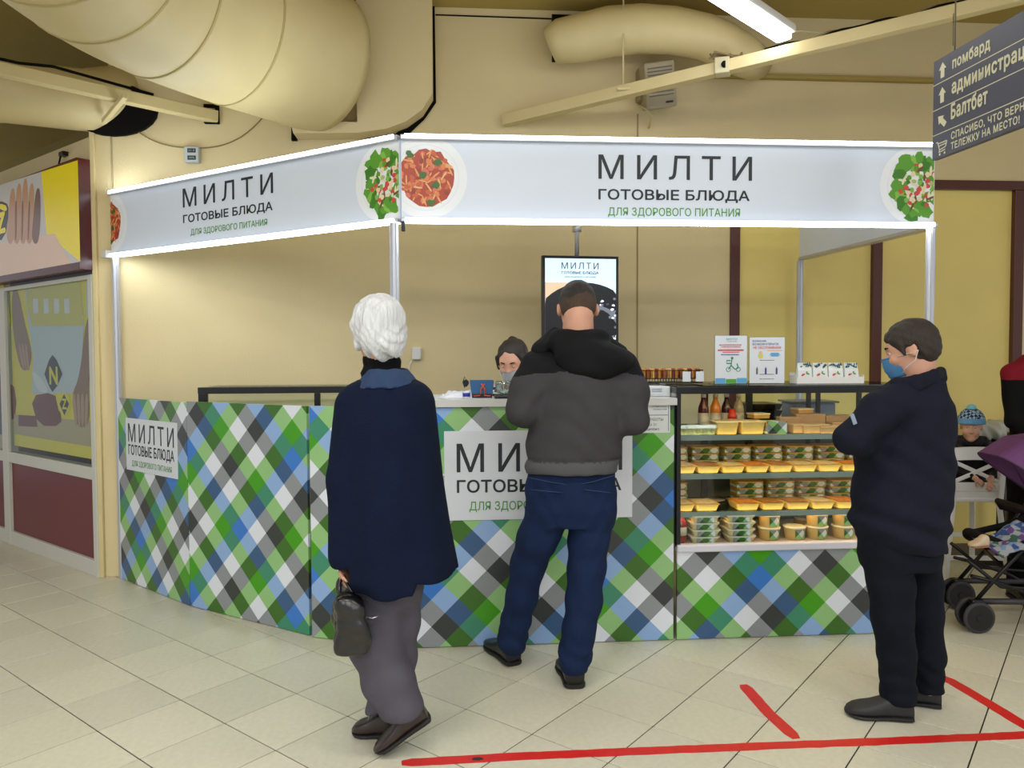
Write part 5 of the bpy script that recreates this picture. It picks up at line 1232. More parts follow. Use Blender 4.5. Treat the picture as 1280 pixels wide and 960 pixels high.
# hair: short, faded towards the neck
def hair_short(T, R, par, m, sc=1.0, low=-.055, front=.045, h=.006, grow=.006, name='hair', amp=.0012):
    c = T(0, 0, 0); s = Sdf(c - .16, c + .16, h)
    s.ell(T(0, -.016, .034), np.array((.073 + grow, .094 + grow, .083 + grow)) * sc, R, 0)
    s.ell(T(0, -.035, -.010), np.array((.066 + grow * .6, .062 + grow, .062)) * sc, R, .02)
    s.cut(T(0, front, .02), R @ np.array((0, 1, -.62)), .008)
    s.cut(T(0, -.06, low), R @ np.array((0, -.25, -1)), .006)
    for q in (-1, 1): s.ell(T(q * .080, .002, -.012), np.array((.020, .026, .036)) * sc, R, .006, 's')
    s.fold(lambda x, y, z: amp * np.sin(160 * x + 3 * np.sin(60 * z)) * np.sin(140 * y + 40 * z))
    return sdf_obj(name, s, m, par)
M_hairb = mat('hair_dark', (.14, .115, .095), .7, var=.3, vscale=120, bump=.5, bscale=300, stretch=(1, 1, .25))
M_fade = mat('hair_fade', (.30, .245, .21), .8, var=.15, vscale=120)
hair_short(T, R, man, [M_hairb, M_fade], 1.12, -.075, .055, grow=.004)
hr = man.children[-1]
me = hr.data; cc = np.array([p.center[:] for p in me.polygons]) + np.array(man.location); rel = (cc - T(0, 0, 0)) @ R
me.polygons.foreach_set('material_index', ((rel[:, 2] < .012 + .012 * np.sin(rel[:, 0] * 40)) & (np.abs(rel[:, 0]) < 2)).astype(np.int32)); me.update()
# jacket
M_jk = mat('charcoal_cloth', (.25, .245, .255), .75, var=.07, vscale=9, bump=.25, bscale=220)
M_jb = mat('black_cloth', (.075, .08, .09), .75, var=.08, vscale=9, bump=.25, bscale=220)
s = Sdf((-.25, 3.15, .90), (.78, 3.80, 1.72), .0085)
def sec(py, x0, x1, ry, Y=Y0, dy=0): a, b = J(x0, py, Y), J(x1, py, Y); return (a[2], (a[0] + b[0]) / 2, Y + dy, (b[0] - a[0]) / 2, ry)
s.stack([sec(590, 658, 771, .145), sec(582, 655, 773, .15), sec(574, 657, 775, .145), sec(555, 657, 778, .15), sec(520, 663, 783, .15), sec(490, 664, 784, .145), sec(465, 663, 784, .135), sec(452, 672, 778, .12), sec(442, 686, 764, .10), sec(432, 700, 746, .085)], .05)
for a, b, c_ in ((shL, elL, wrL), (shR, elR, wrR)):
    m_ = a + (b - a) * .5 + np.array((-.012 if a is shL else .012, -.01, .0)); s.cap(a, m_, .078, .074, .06); s.cap(m_, b, .074, .066, .04); s.cap(b, c_, .066, .048, .03)
s.fold(wrinkles(.0055, 30, 9, .7)); s.fold(lambda x, y, z: -.010 * np.exp(-((z - 1.00) / .02) ** 2) * 0 + .007 * np.exp(-((z - (J(714, 573, Y0)[2])) / .006) ** 2) * (np.abs(x - .27) < .3))
zy = J(720, 458, Y0)[2]
sdf_obj('jacket', s, [M_jk, M_jb, mat('charcoal_rib', (.33, .33, .335), .8)], man, 1, assign=lambda x, y, z: np.where(z > zy - .012 - .045 * np.clip(np.abs(x - .30) / .2 - .35, 0, 1) * 1.0 - .015 * np.cos((x - .3) * 12), 1, np.where((z < J(714, 574, Y0)[2]) & (np.abs(x - .27) < .27), 2, 0)))
s = Sdf((.0, 3.2, 1.28), (.66, 3.75, 1.70), .007)
# hood lying on the shoulders, its rim sagging to the right
s.cap(J(698, 424, 3.40), J(750, 424, 3.41), .052, .052, .03); s.cap(J(676, 436, 3.46), J(694, 420, 3.50), .045, .045, .03); s.cap(J(748, 424, 3.50), J(776, 440, 3.46), .045, .038, .03)
s.ell(J(735, 450, 3.36), (.150, .062, .075), None, .04); s.ell(J(757, 452, 3.36), (.105, .06, .078), None, .04); s.cap(J(715, 440, 3.36), J(782, 446, 3.39), .04, .034, .04)
s.ell(J(722, 404, 3.53), (.074, .085, .09), None, .012, 's')
s.fold(lambda x, y, z: .006 * np.sin(42 * (z + .45 * np.abs(x - .32)) + 5 * x))
sdf_obj('hood', s, M_jb, man, 1)
# jeans
M_jn = mat('blue_denim', (.085, .145, .27), .8, var=.14, vscale=14, bump=.3, bscale=260)
M_jn2 = mat('denim_seam', (.20, .25, .37), .8)
s = Sdf((-.30, 3.15, .06), (.72, 3.95, 1.03), .0085)
s.stack([sec(655, 668, 765, .115, dy=.0), sec(635, 657, 771, .13), sec(615, 656, 771, .125), sec(592, 659, 769, .115), sec(580, 662, 766, .11)], .03)
for pts, rad in (([(687, 640, 3.46), (672, 672, 3.48), (661, 705, 3.53), (652, 745, 3.55), (645, 775, 3.58), (640, 798, 3.60), (640, 804, 3.60)], [.100, .092, .080, .073, .066, .064, .062]),
                 ([(741, 640, 3.46), (736, 675, 3.45), (733, 710, 3.44), (730, 750, 3.43), (724, 785, 3.42), (719, 818, 3.41), (718, 830, 3.41)], [.098, .090, .084, .079, .074, .069, .066])):
    s.chain([J(*p) for p in pts], rad, .03)
s.fold(wrinkles(.0045, 26, 12, 2.1)); zk = .32
s.fold(lambda x, y, z: .0045 * np.sin(78 * z + 22 * x + 3 * np.sin(25 * y)) * np.exp(-((z - .15) / .07) ** 2))
s.cut((0, 3.5, J(640, 818, 3.6)[2]), (0, 0, -1)) if False else None
jeans = sdf_obj('jeans', s, M_jn, man, 1)
loc = np.array(man.location)
def stitch(pts, name='seam_stitching', m=M_jn2, r=.0022):
    bm = BM(); tube(bm, [Vector(np.array(p) - loc) for p in pts], r, 5); return obj(name, bm, m, jeans)
def back(px, py, d=.125): return J(px, py, Y0 - d)
stitch([back(661, 597, .10), back(690, 603, .118), back(716, 607, .112), back(742, 602, .118), back(768, 594, .09)]); stitch([back(716, 588, .112), back(716, 606, .114), back(711, 632, .108)])
for x0, x1 in ((663, 704), (730, 764)):
    stitch([back(x0, 612, .095 if x0 == 663 else .128), back((x0 + x1) / 2, 614, .13), back(x1, 616, .125 if x0 == 663 else .095)])
shoe(man, fl(643, 833), fl(612, 806), M_blackshoe, M_soleb, .118, .09, .026, .125, label='left foot black leather shoe turned outward')
shoe(man, (fl(719, 862)[0], fl(719, 862)[1]), (fl(719, 862)[0] - .02, fl(719, 862)[1] + .285), M_blackshoe, M_soleb, .125, .09, .026, .13)

# ---------------------------------------------------------------- man in navy on the right, arms folded
nav = thing('person', 'man in navy fleece and dark jeans with folded arms and blue face mask, right', 'person', (1.63, 3.14, 0)); loc = np.array(nav.location)
hc = J(1137, 438, 3.15)
s = Sdf((1.10, 2.75, .03), (2.05, 3.6, 1.72), .008)
T, R = add_head(s, hc, (-.90, .40, -.28), .98)
s.cap(T(0, -.03, -.05), J(1148, 486, 3.14), .056, .064, .03)
s.stack([(.72, 1.62, 3.14, .14, .12), (.95, 1.62, 3.14, .14, .12), (1.20, 1.63, 3.14, .15, .13), (1.35, 1.66, 3.14, .12, .12)], .05)
a, b, c_ = J(1122, 505, 3.02), J(1068, 548, 2.98), J(1124, 552, 3.16); s.cap(a, b, .045, .038); s.cap(b, c_, .034, .024); add_hand(s, c_, (.5, .6, .3), (1, -.3, 0), .6, 1, .9)
a, b, c_ = J(1120, 500, 3.34), J(1082, 552, 3.36), J(1122, 560, 3.20); s.cap(a, b, .045, .038); s.cap(b, c_, .034, .024); add_hand(s, c_, (.6, -.2, .2), (1, .2, 0), .6, -1, .9)
legs = (([(1108, 690, 3.10), (1113, 730, 3.09), (1116, 770, 3.09), (1121, 820, 3.10), (1123, 868, 3.10)], [.096, .088, .080, .070, .072]), ([(1148, 690, 3.20), (1152, 730, 3.20), (1156, 770, 3.20), (1160, 820, 3.20), (1161, 862, 3.20)], [.092, .080, .072, .064, .062]))
for p, r_ in legs: s.chain([J(*q) for q in p], [x * .6 for x in r_], .02)
sdf_obj('body', s, M_skin, nav)
add_eyes(nav, T, R, .98)
M_hairm = mat('hair_brown', (.17, .13, .105), .65, var=.3, vscale=110, bump=.5, bscale=260, stretch=(1, 1, .3))
c = T(0, 0, 0); s = Sdf(c - .17, c + .17, .006)
s.ell(T(0, -.018, .036), (.086, .106, .094), R, 0); s.ell(T(0, -.055, -.020), (.066, .056, .062), R, .03)
s.cut(T(0, .050, .02), R @ np.array((0, 1, -.75)), .01); s.cut(T(0, -.07, -.068), R @ np.array((0, -.35, -1)), .008)
for q in (-1, 1): s.ell(T(q * .085, .004, -.022), (.026, .030, .042), R, .008, 's'); s.cap(T(q * .076, .030, .03), T(q * .077, .026, -.012), .008, .006, .006)
s.fold(lambda x, y, z: .0018 * np.sin(110 * x + 60 * z + 4 * np.sin(50 * y)) + .0012 * np.sin(200 * z + 90 * x))
sdf_obj('hair', s, M_hairm, nav)
def face_mask(T, R, par, m, sc=1.0, strings=True):
    loc = np.array(par.location); bm = BM(); NX, NZ = 14, 10; V = []
    for i in range(NX + 1):
        col = []
        for j in range(NZ + 1):
            a = (i / NX * 2 - 1); b = j / NZ; x = .062 * a * (1 - .12 * b); z = -.008 - .088 * b
            y = .116 - .036 * abs(a) ** 1.9 * 1.0 - .030 * max(0, b - .55) - .010 * (1 - b) * abs(a) - .028 * abs(a) ** 5 + .0015 * math.sin(b * 22)
            y -= .022 * abs(a) ** 3
            col.append(bm.verts.new(Vector(T(x, y, z) - loc)))
        V.append(col)
    for i in range(NX):
        for j in range(NZ): bm.faces.new((V[i][j], V[i + 1][j], V[i + 1][j + 1], V[i][j + 1]))
    r = bmesh.ops.solidify(bm, geom=bm.faces[:], thickness=.0015)
    mk = obj('face_mask', bm, m, par, smooth=True)
    for q in (-1, 1):
        for z0 in (-.012, -.085):
            bm = BM(); tube(bm, [Vector(T(q * x * sc / sc, y, z) - loc) for x, y, z in ((.061, .055, z0 * .98), (.072, .030, z0 * .7), (.081, -.005, z0 * .45 - .005), (.084, -.026, -.006))], .0014, 5); obj('ear_loop', bm, mat('ear_loop', (.85, .87, .9), .6), mk)
M_maskb = mat('mask_blue', (.42, .68, .88), .6); M_maskw = mat('mask_white', (.82, .85, .88), .6)
face_mask(T, R, nav, M_maskb)
# the beard shadow under the mask is skipped; ears and neck stay bare
M_nv = mat('navy_fleece', (.095, .105, .155), .85, var=.10, vscale=10, bump=.3, bscale=200)
s = Sdf((1.10, 2.72, .62), (2.05, 3.62, 1.50), .0085)
def sec2(py, x0, x1, ry, Y=3.14): a, b = J(x0, py, Y), J(x1, py, Y); return (a[2], (a[0] + b[0]) / 2, Y, (b[0] - a[0]) / 2, ry)
s.stack([sec2(684, 1084, 1176, .165), sec2(672, 1072, 1178, .18), sec2(650, 1066, 1182, .185), sec2(600, 1070, 1186, .18), sec2(560, 1074, 1188, .18), sec2(530, 1078, 1188, .185), sec2(505, 1088, 1185, .18), sec2(488, 1103, 1177, .155), sec2(474, 1120, 1176, .11)], .05)
s.cap(J(1128, 497, 3.03), J(1098, 515, 3.0), .072, .072, .06); s.cap(J(1098, 515, 3.0), J(1064, 549, 2.99), .072, .062, .03); s.cap(J(1064, 549, 2.99), J(1124, 554, 3.16), .062, .052, .03)
s.cap(J(1128, 497, 3.28), J(1082, 552, 3.34), .070, .060, .05); s.cap(J(1082, 552, 3.34), J(1122, 560, 3.20), .058, .050, .03)
s.ell(J(1143, 458, 3.14), (.062, .07, .06), None, .01, 's')
s.fold(wrinkles(.005, 24, 10, 4.2)); s.fold(lambda x, y, z: .009 * np.sin(60 * z + 22 * x) * np.exp(-((z - .80) / .10) ** 2) + .006 * np.sin(50 * (z + .8 * x)) * np.exp(-((z - 1.08) / .10) ** 2))
sdf_obj('fleece_jacket', s, M_nv, nav)
s = Sdf((1.4, 2.95, 1.33), (1.92, 3.35, 1.50), .006)
P = [J(1120, 478, 3.02), J(1114, 486, 3.12), J(1118, 478, 3.22), J(1140, 470, 3.27), J(1165, 466, 3.23), J(1176, 464, 3.14), J(1168, 467, 3.05), J(1145, 474, 2.99), J(1120, 478, 3.02)]
for i in range(len(P) - 1): s.cap(P[i], P[i + 1], .017, .017, .012); s.cap(P[i] - (0, 0, .03), P[i + 1] - (0, 0, .03), .020, .020, .02)
sdf_obj('collar', s, M_nv, nav)
bm = BM(); p_ = J(1067, 524, 2.93) - loc; box(bm, Vector(p_), (.018, .004, .042), .0015, Matrix.Rotation(-.35, 3, 'Y') @ Matrix.Rotation(.3, 3, 'Z')); obj('sleeve_badge', bm, mat('badge_grey', (.55, .60, .68), .5), nav)
M_nj = mat('dark_denim', (.065, .08, .12), .85, var=.12, vscale=14, bump=.3, bscale=260)
s = Sdf((1.25, 2.80, .06), (2.0, 3.5, .80), .0085)
s.stack([sec2(705, 1078, 1172, .15), sec2(690, 1074, 1174, .155), sec2(665, 1076, 1174, .14)], .03)
for p, r_ in legs: s.chain([J(*q) for q in p], r_, .025)
s.fold(wrinkles(.005, 26, 12, 1.1)); s.fold(lambda x, y, z: .0045 * np.sin(78 * z + 22 * x + 3 * np.sin(25 * y)) * np.exp(-((z - .15) / .07) ** 2))
sdf_obj('jeans', s, M_nj, nav)
shoe(nav, fl(1140, 900), fl(1056, 893), mat('grey_black_shoe', (.14, .145, .15), .6), M_soleb, .105, .095, .02, .105)
shoe(nav, fl(1176, 884), fl(1106, 873), MATS['grey_black_shoe'], M_soleb, .10, .085, .02, .10)

# ---------------------------------------------------------------- white haired woman in the navy cape, walking
lady = thing('person', 'white haired woman in a long navy cape and grey trousers walking past the counter', 'person', (-.50, 2.88, 0)); loc = np.array(lady.location)
YL = 2.88
hc = J(471, 412, YL)
s = Sdf((-1.0, 2.55, .05), (-.10, 3.25, 1.75), .008)
T, R = add_head(s, hc, (-.62, .78, -.10), .97)
s.cap(T(0, -.02, -.05), J(478, 475, YL), .050, .060, .03)
s.stack([(.65, *J(487, 720, YL)[:2], .13, .10), (.95, *J(485, 630, YL)[:2], .14, .10), (1.25, *J(483, 540, YL)[:2], .15, .10), (1.38, *J(481, 490, YL)[:2], .13, .09)], .05)
shl = J(445, 500, YL); ell_ = J(432, 600, 2.86); wrl = J(430, 700, 2.80); s.cap(shl, ell_, .045, .036); s.cap(ell_, wrl, .036, .025)
add_hand(s, wrl + np.array((0, 0, .01)), (.12, -.15, -1), (.9, -.3, 0), .95, 1, .95, .04, 1.0)
shr = J(522, 500, YL); elr = J(538, 600, 2.92); wrr = J(528, 650, 2.95); s.cap(shr, elr, .045, .036); s.cap(elr, wrr, .036, .025); add_hand(s, wrr, (0, .1, -1), (-1, 0, 0), .4, -1, .95)
LA = ([(478, 732, 2.86), (472, 770, 2.84), (470, 808, 2.83), (485, 850, 2.83), (501, 884, 2.83)], [.100, .098, .095, .092, .088])
LB = ([(497, 732, 2.90), (497, 775, 2.92), (494, 815, 2.93), (487, 860, 2.94), (481, 900, 2.94)], [.098, .088, .082, .074, .068])
for p, r_ in (LA, LB): s.chain([J(*q) for q in p][:-1], [x * .5 for x in r_][:-1], .02)
sdf_obj('body', s, M_skin, lady)
add_eyes(lady, T, R, .97)
M_hw = mat('hair_white', (.82, .83, .84), .6, var=.12, vscale=60, bump=.7, bscale=140, stretch=(1, 1, .15))
c = T(0, 0, 0); s = Sdf(c - .19, c + .19, .0055)
s.ell(T(0, -.022, .038), (.094, .108, .094), R, 0); s.ell(T(0, -.040, -.030), (.090, .080, .085), R, .03); s.ell(T(.0, -.065, -.055), (.070, .045, .062), R, .03)
for q in (-1, 1): s.cap(T(q * .076, .018, .02), T(q * .072, .026, -.060), .022, .014, .02)
s.cut(T(0, .062, .02), R @ np.array((0, 1, -.30)), .01); s.ell(T(0, .095, -.02), (.062, .07, .075), R, .01, 's')
s.fold(lambda x, y, z: .0035 * np.sin(95 * ((x - c[0]) * np.cos(3 * (z - c[2])) - (y - c[1])) + 3 * np.sin(18 * z)) + .002 * np.sin(170 * (x - y) + 9 * np.sin(20 * z)))
s.fold(lambda x, y, z: .008 * np.clip((c[2] - .06 - z) / .04, 0, 1) * np.sin(110 * x - 60 * y))
sdf_obj('hair', s, M_hw, lady)
s = Sdf(J(477, 452, YL) - .14, J(477, 452, YL) + .14, .006)
s.cap(J(477, 448, YL + .01), J(478, 475, YL), .068, .080, .01)
s.ell(J(478, 440, YL), (.056, .056, .03), None, .008, 's'); s.fold(lambda x, y, z: .0025 * np.sin(110 * np.arctan2(y - YL, x + .495)) + .004 * np.sin(120 * z + 8 * x))
sdf_obj('turtleneck', s, mat('black_knit', (.065, .065, .07), .9, bump=.4, bscale=150), lady)
# cape and collar
M_cape = mat('navy_wool', (.05, .088, .175), .9, var=.10, vscale=7, bump=.3, bscale=180)
def sec3(py, x0, x1, ry, Y=YL, dy=0): a, b = J(x0, py, Y), J(x1, py, Y); return (a[2], (a[0] + b[0]) / 2, Y + dy, (b[0] - a[0]) / 2, ry)
s = Sdf((-1.0, 2.50, .55), (-.08, 3.30, 1.48), .0085)
wv = lambda th, z: .006 * np.sin(7 * th + 1.0) * np.clip((1.30 - z) / .5, 0, 1) + .004 * np.sin(13 * th) * np.clip((1.2 - z) / .5, 0, 1)
s.stack([sec3(726, 436, 576, .24), sec3(712, 418, 573, .24), sec3(660, 419, 563, .23), sec3(600, 420, 554, .215), sec3(560, 421, 550, .20), sec3(525, 423, 546, .185), sec3(500, 426, 543, .165), sec3(489, 430, 539, .15), sec3(480, 438, 531, .13), sec3(474, 450, 518, .11)], .03, wav=wv)
s.stack([sec3(740, 450, 524, .13), sec3(700, 448, 530, .14), sec3(660, 450, 530, .14)], .02)
s.cap(J(438, 508, 2.83), J(430, 600, 2.79), .058, .056, .04); s.cap(J(430, 600, 2.79), J(429, 694, 2.76), .056, .050, .03)
s.cut(J(560, 716, YL), (.10, 0, -1), .006) if False else None
# hem: cape edge higher at the right, sleeve end at the left
sl, Gd = s.block(s.lo - 1, s.lo + s.n * s.h + 1)
zc1, zc2 = J(562, 716, 2.84)[2], J(490, 736, 2.78)[2]; xi0, xi1 = J(447, 700, YL)[0], J(526, 700, YL)[0]
zlim = np.where((Gd[0] > xi0) & (Gd[0] < xi1), zc2, np.where(Gd[0] <= xi0, J(430, 709, 2.74)[2], zc1 + .02 * (J(571, 700, YL)[0] - Gd[0]) * 0))
s.D = np.maximum(s.D, np.broadcast_to(zlim - Gd[2], s.D.shape)).astype(np.float32)
s.fold(wrinkles(.003, 10, 14, 3.3)); s.fold(lambda x, y, z: .006 * np.sin(34 * x + 2 * z) * np.clip((1.32 - z) / .6, 0, 1) * (y < YL))
sdf_obj('cape', s, M_cape, lady, 1)
s = Sdf((-.80, 2.6, 1.33), (-.25, 3.2, 1.50), .006)
s.stack([sec3(484, 442, 528, .150), sec3(476, 450, 520, .138), sec3(469, 455, 515, .125), sec3(461, 462, 508, .105)], .02); s.ell(J(484, 455, YL), (.072, .075, .06), None, .01, 's'); s.fold(wrinkles(.004, 50, 16, 1.0))
sdf_obj('collar', s, mat('collar_blue', (.19, .26, .38), .85, var=.08, vscale=12, bump=.3, bscale=180), lady)
# trousers
M_tr = mat('grey_wool', (.335, .325, .365), .85, var=.07, vscale=10, bump=.25, bscale=220)
s = Sdf((-.95, 2.6, .10), (-.20, 3.2, .72), .008)
s.cap(J(481, 890, 2.94), J(478, 902, 2.94), .064, .062, .02)
s.stack([sec3(755, 446, 520, .115), sec3(735, 447, 524, .13), sec3(715, 450, 522, .12)], .03)
for p, r_ in (LA, LB): s.chain([J(*q) for q in p], r_, .03)
s.cut(J(501, 893, 2.83), (.25, 0, -1), .006)
s.fold(lambda x, y, z: .005 * np.sin(30 * x + 9 * z + 2) + .003 * np.sin(40 * z + 20 * x) * np.exp(-((z - .3) / .2) ** 2))
sdf_obj('trousers', s, M_tr, lady)
M_bshoe = mat('dark_brown_shoe', (.17, .12, .11), .32, spec=.6)
shoe(lady, fl(494, 921), fl(441, 917), M_bshoe, M_soleb, .094, .095, .02, .115, lace=True)
a = floor_at(472, 944); shoe(lady, (a[0] + .235, a[1] + .03), (a[0], a[1]), M_bshoe, M_soleb, .095, .085, .022, .095, pitch=.55)
# handbag held in her left hand
bag = thing('handbag', 'black leather handbag with a buckle carried low in the woman\'s left hand', 'handbag', tuple(J(436, 770, 2.76))); loc = np.array(bag.location)
s = Sdf(loc - (.16, .22, .2), loc + (.16, .22, .2), .006)
P0, P1_, P2_ = J(428, 738, 2.74), J(440, 735, 2.80), J(437, 770, 2.76)
for dy in (-.12, -.04, .04, .12):
    o3 = np.array((-.25 * dy, dy, 0)); s.cap(J(430, 742, 2.76) + o3, J(446, 746, 2.76) + o3, .020, .020, .01); s.cap(J(425, 792, 2.76) + o3, J(450, 796, 2.76) + o3, .026, .026, .02); s.cap(J(428, 742, 2.76) + o3, J(428, 792, 2.76) + o3, .024, .030, .02); s.cap(J(446, 746, 2.76) + o3, J(453, 794, 2.76) + o3, .020, .024, .02); s.cap(J(437, 742, 2.76) + o3, J(440, 792, 2.76) + o3, .03, .034, .02)
s.fold(lambda x, y, z: .006 * np.sin(32 * z + 18 * y + 20 * x))
s.cut(J(436, 806, 2.76), (0.1, 0, -1), .01); s.fold(lambda x, y, z: .003 * np.sin(50 * z + 30 * y) + .0015 * np.sin(120 * z))
M_bag = mat('black_leather', (.055, .058, .062), .28, spec=.7, bump=.15, bscale=70)
sdf_obj('bag_body', s, M_bag, bag)
for dy in (-.05, .05):
    bm = BM(); tube(bm, [Vector(np.array(p) - loc) for p in (J(424, 752, 2.76 + dy), J(425, 730, 2.77 + dy * .6), J(429, 716, 2.785 + dy * .2), J(434, 730, 2.77 + dy * .6), J(446, 750, 2.76 + dy))], .006, 8); obj('handle', bm, M_bag, bag)
bm = BM(); q = Vector(J(427, 778, 2.66) - loc); box(bm, q, (.05, .006, .012), .002, Matrix.Rotation(.3, 3, 'Z')); o = obj('strap', bm, M_bag, bag); bm = BM(); box(bm, q + Vector((-.0, -.006, 0)), (.016, .006, .018), .002, Matrix.Rotation(.3, 3, 'Z')); obj('buckle', bm, M_brass, bag)
bm = BM(); tube(bm, [Vector(J(x, y, 2.67) - loc) for x, y in ((452, 773), (456, 771), (466, 773), (472, 770))], .003, 6); lathe(bm, [(.006, -.003), (.006, .003)], tuple(J(455, 772, 2.665) - loc), 10); obj('zip_pull', bm, mat('chrome', (.7, .7, .72), .2, .9), bag)

# ---------------------------------------------------------------- cashier behind the counter
cash = thing('person', 'dark haired cashier with white face mask bent over the counter behind the customer', 'person', (.06, 4.52, 0)); loc = np.array(cash.location)
s = Sdf((-.42, 4.1, .05), (.55, 4.85, 1.72), .009)
hc = J(641, 452, 4.36)
T, R = add_head(s, hc, (-.28, -.84, -.42), 1.05)
s.cap(T(0, -.04, -.05), (.09, 4.52, 1.35), .055, .065, .03)
s.stack([(.55, .10, 4.54, .14, .10), (1.0, .10, 4.54, .14, .10), (1.25, .10, 4.54, .16, .10), (1.33, .10, 4.54, .14, .09)], .05)
aL = (np.array((-.06, 4.5, 1.28)), np.array((-.16, 4.42, 1.12)), np.array((-.035, 4.20, 1.325))); aR = (np.array((.26, 4.5, 1.28)), np.array((.36, 4.42, 1.10)), np.array((.22, 4.2, 1.315)))
for i, (a, b, c_) in enumerate((aL, aR)): s.cap(a, b, .045, .036); s.cap(b, c_, .036, .026); add_hand(s, c_, (.2 - .4 * i, -.9, 0), (0, 0, -1), .3, 1 - 2 * i, .92)
for x in (.0, .20): s.cap((x, 4.54, .60), (x, 4.54, .08), .07, .04)
sdf_obj('body', s, M_skin, cash)
add_eyes(cash, T, R, 1.05, lid=.75); face_mask(T, R, cash, M_maskw, 1.05)
c = T(0, 0, 0); s = Sdf(c - .19, c + .21, .006); M_hc = mat('hair_black_brown', (.13, .095, .08), .5, var=.25, vscale=90, bump=.5, bscale=240, stretch=(1, 1, .3))
s.ell(T(0, -.022, .036), (.088, .104, .088), R, 0); s.ell(T(0, -.050, -.02), (.082, .06, .07), R, .03); s.ell(T(.02, -.10, .075), (.036, .036, .030), R, .006)
s.cut(T(0, .058, .06), R @ np.array((0, 1, -.35)), .012)
for q in (-1, 1): s.cap(T(q * .074, .030, .04), T(q * .078, .018, -.03), .012, .010, .02)
s.fold(lambda x, y, z: .002 * np.sin(130 * x + 50 * z))
sdf_obj('hair', s, M_hc, cash)
M_stripe = bpy.data.materials.new('striped_knit'); M_stripe.use_nodes = True; nt = M_stripe.node_tree; b = nt.nodes['Principled BSDF']; b.inputs['Roughness'].default_value = .8
tc = nt.nodes.new('ShaderNodeTexCoord'); wv_ = nt.nodes.new('ShaderNodeTexWave'); wv_.bands_direction = 'Z'; wv_.inputs['Scale'].default_value = 12; wv_.inputs['Distortion'].default_value = 1.0
cr = nt.nodes.new('ShaderNodeValToRGB'); cr.color_ramp.interpolation = 'CONSTANT'; cr.color_ramp.elements[0].color = (*lin((.10, .10, .11)), 1); cr.color_ramp.elements[1].position = .62; cr.color_ramp.elements[1].color = (*lin((.78, .78, .78)), 1)
nt.links.new(tc.outputs['Object'], wv_.inputs[0]); nt.links.new(wv_.outputs['Fac'], cr.inputs[0]); nt.links.new(cr.outputs[0], b.inputs[0])
s = Sdf((-.42, 4.1, .85), (.6, 4.85, 1.46), .009)
s.stack([(.88, .10, 4.54, .17, .125), (1.05, .10, 4.54, .17, .13), (1.25, .10, 4.54, .185, .125), (1.34, .10, 4.53, .14, .10), (1.38, .10, 4.53, .09, .08)], .05)
for a, b_, c_ in (aL, aR): s.cap(a, b_, .060, .054, .04); s.cap(b_, c_ + (b_ - c_) * .15, .052, .042, .02)
s.fold(wrinkles(.004, 30, 12, 2)); sdf_obj('striped_top', s, M_stripe, cash)
s = Sdf((-.2, 4.3, .06), (.4, 4.8, .95), .010)
for x in (.0, .20): s.cap((x, 4.54, .82), (x, 4.54, .10), .10, .07, .03)
sdf_obj('trousers', s, MATS['dark_denim'], cash)
for x in (.0, .20): shoe(cash, (x, 4.62), (x, 4.37), M_blackshoe, M_soleb)

# ---------------------------------------------------------------- right edge: high chair, child, table, stroller, woman in red
M_chair = mat('white_lacquer', (.90, .90, .89), .35)
CH = thing('high_chair', 'white wooden high chair with crossed back slats turned away from its table', 'chair', (3.07, 5.02, 0), math.radians(-3))
def cb(name, a, b, w_, h_, par=CH, m=M_chair, bev=.004):
    bm = BM(); beam(bm, a, b, w_, h_, bev); return obj(name, bm, m, par)
for sx in (-1, 1):
    cb('back_post', (sx * .150, 0, .50), (sx * .178, .0, .90), .046, .034)
    cb('leg', (sx * .150, 0, .52), (sx * .205, -.03, .0), .034, .034); cb('leg', (sx * .14, .30, .52), (sx * .20, .40, .0), .034, .034)
bm = BM(); P = []
for k in range(9):
    x = -.178 + .356 * k / 8; z = .012 * (1 - (x / .178) ** 2); P.append((x, z))
prism(bm, [(x, .875 + z) for x, z in P] + [(x, .795 + z * .6) for x, z in reversed(P)], -.018, .012); obj('top_rail', bm, M_chair, CH)
cb('cross_slat', (-.150, 0, .79), (.145, 0, .655), .014, .026); cb('cross_slat', (.150, -.006, .79), (-.145, -.006, .655), .014, .026)
cb('lower_rail', (-.16, 0, .62), (.16, 0, .62), .022, .06)
bm = BM(); box(bm, (0, .15, .535), (.34, .33, .028), .008); obj('seat', bm, M_chair, CH)
cb('seat_apron', (-.15, 0, .565), (.15, 0, .565), .02, .05)
cb('stretcher', (-.19, -.02, .15), (.19, -.02, .15), .02, .03); cb('stretcher', (-.19, .36, .22), (.19, .36, .22), .02, .03)
for sx in (-1, 1): cb('stretcher', (sx * .19, -.02, .18), (sx * .19, .37, .18), .02, .03)

kid = thing('person', 'toddler in a patterned blue knitted hat kneeling on the white high chair', 'person', (3.13, 5.2, .55)); loc = np.array(kid.location)
def Jk(px, py, Y=5.17): return at(px, py, Y)
hc = Jk(1214, 533, 5.10)
s = Sdf((2.80, 4.80, .50), (3.50, 5.55, 1.15), .006)
T, R = add_head(s, hc, (-.50, -.84, -.16), .80, nose=.9)
s.ell(T(.03, .055, -.035), (.026, .026, .026), R, .02); s.ell(T(-.03, .055, -.035), (.026, .026, .026), R, .02)
s.stack([(.62, 3.12, 5.2, .08, .07), (.75, 3.12, 5.2, .085, .07), (.88, 3.12, 5.19, .07, .055)], .04); s.cap(T(0, -.03, -.05), (3.12, 5.18, .88), .04, .045, .02)
a, b, c_ = np.array((3.20, 5.17, .86)), np.array((3.24, 5.12, .74)), np.array((3.145, 4.985, .665)); s.cap(a, b, .03, .026); s.cap(b, c_, .026, .019); add_hand(s, c_, (-.3, -.35, -.6), (.3, .9, -.4), .55, 1, .50)
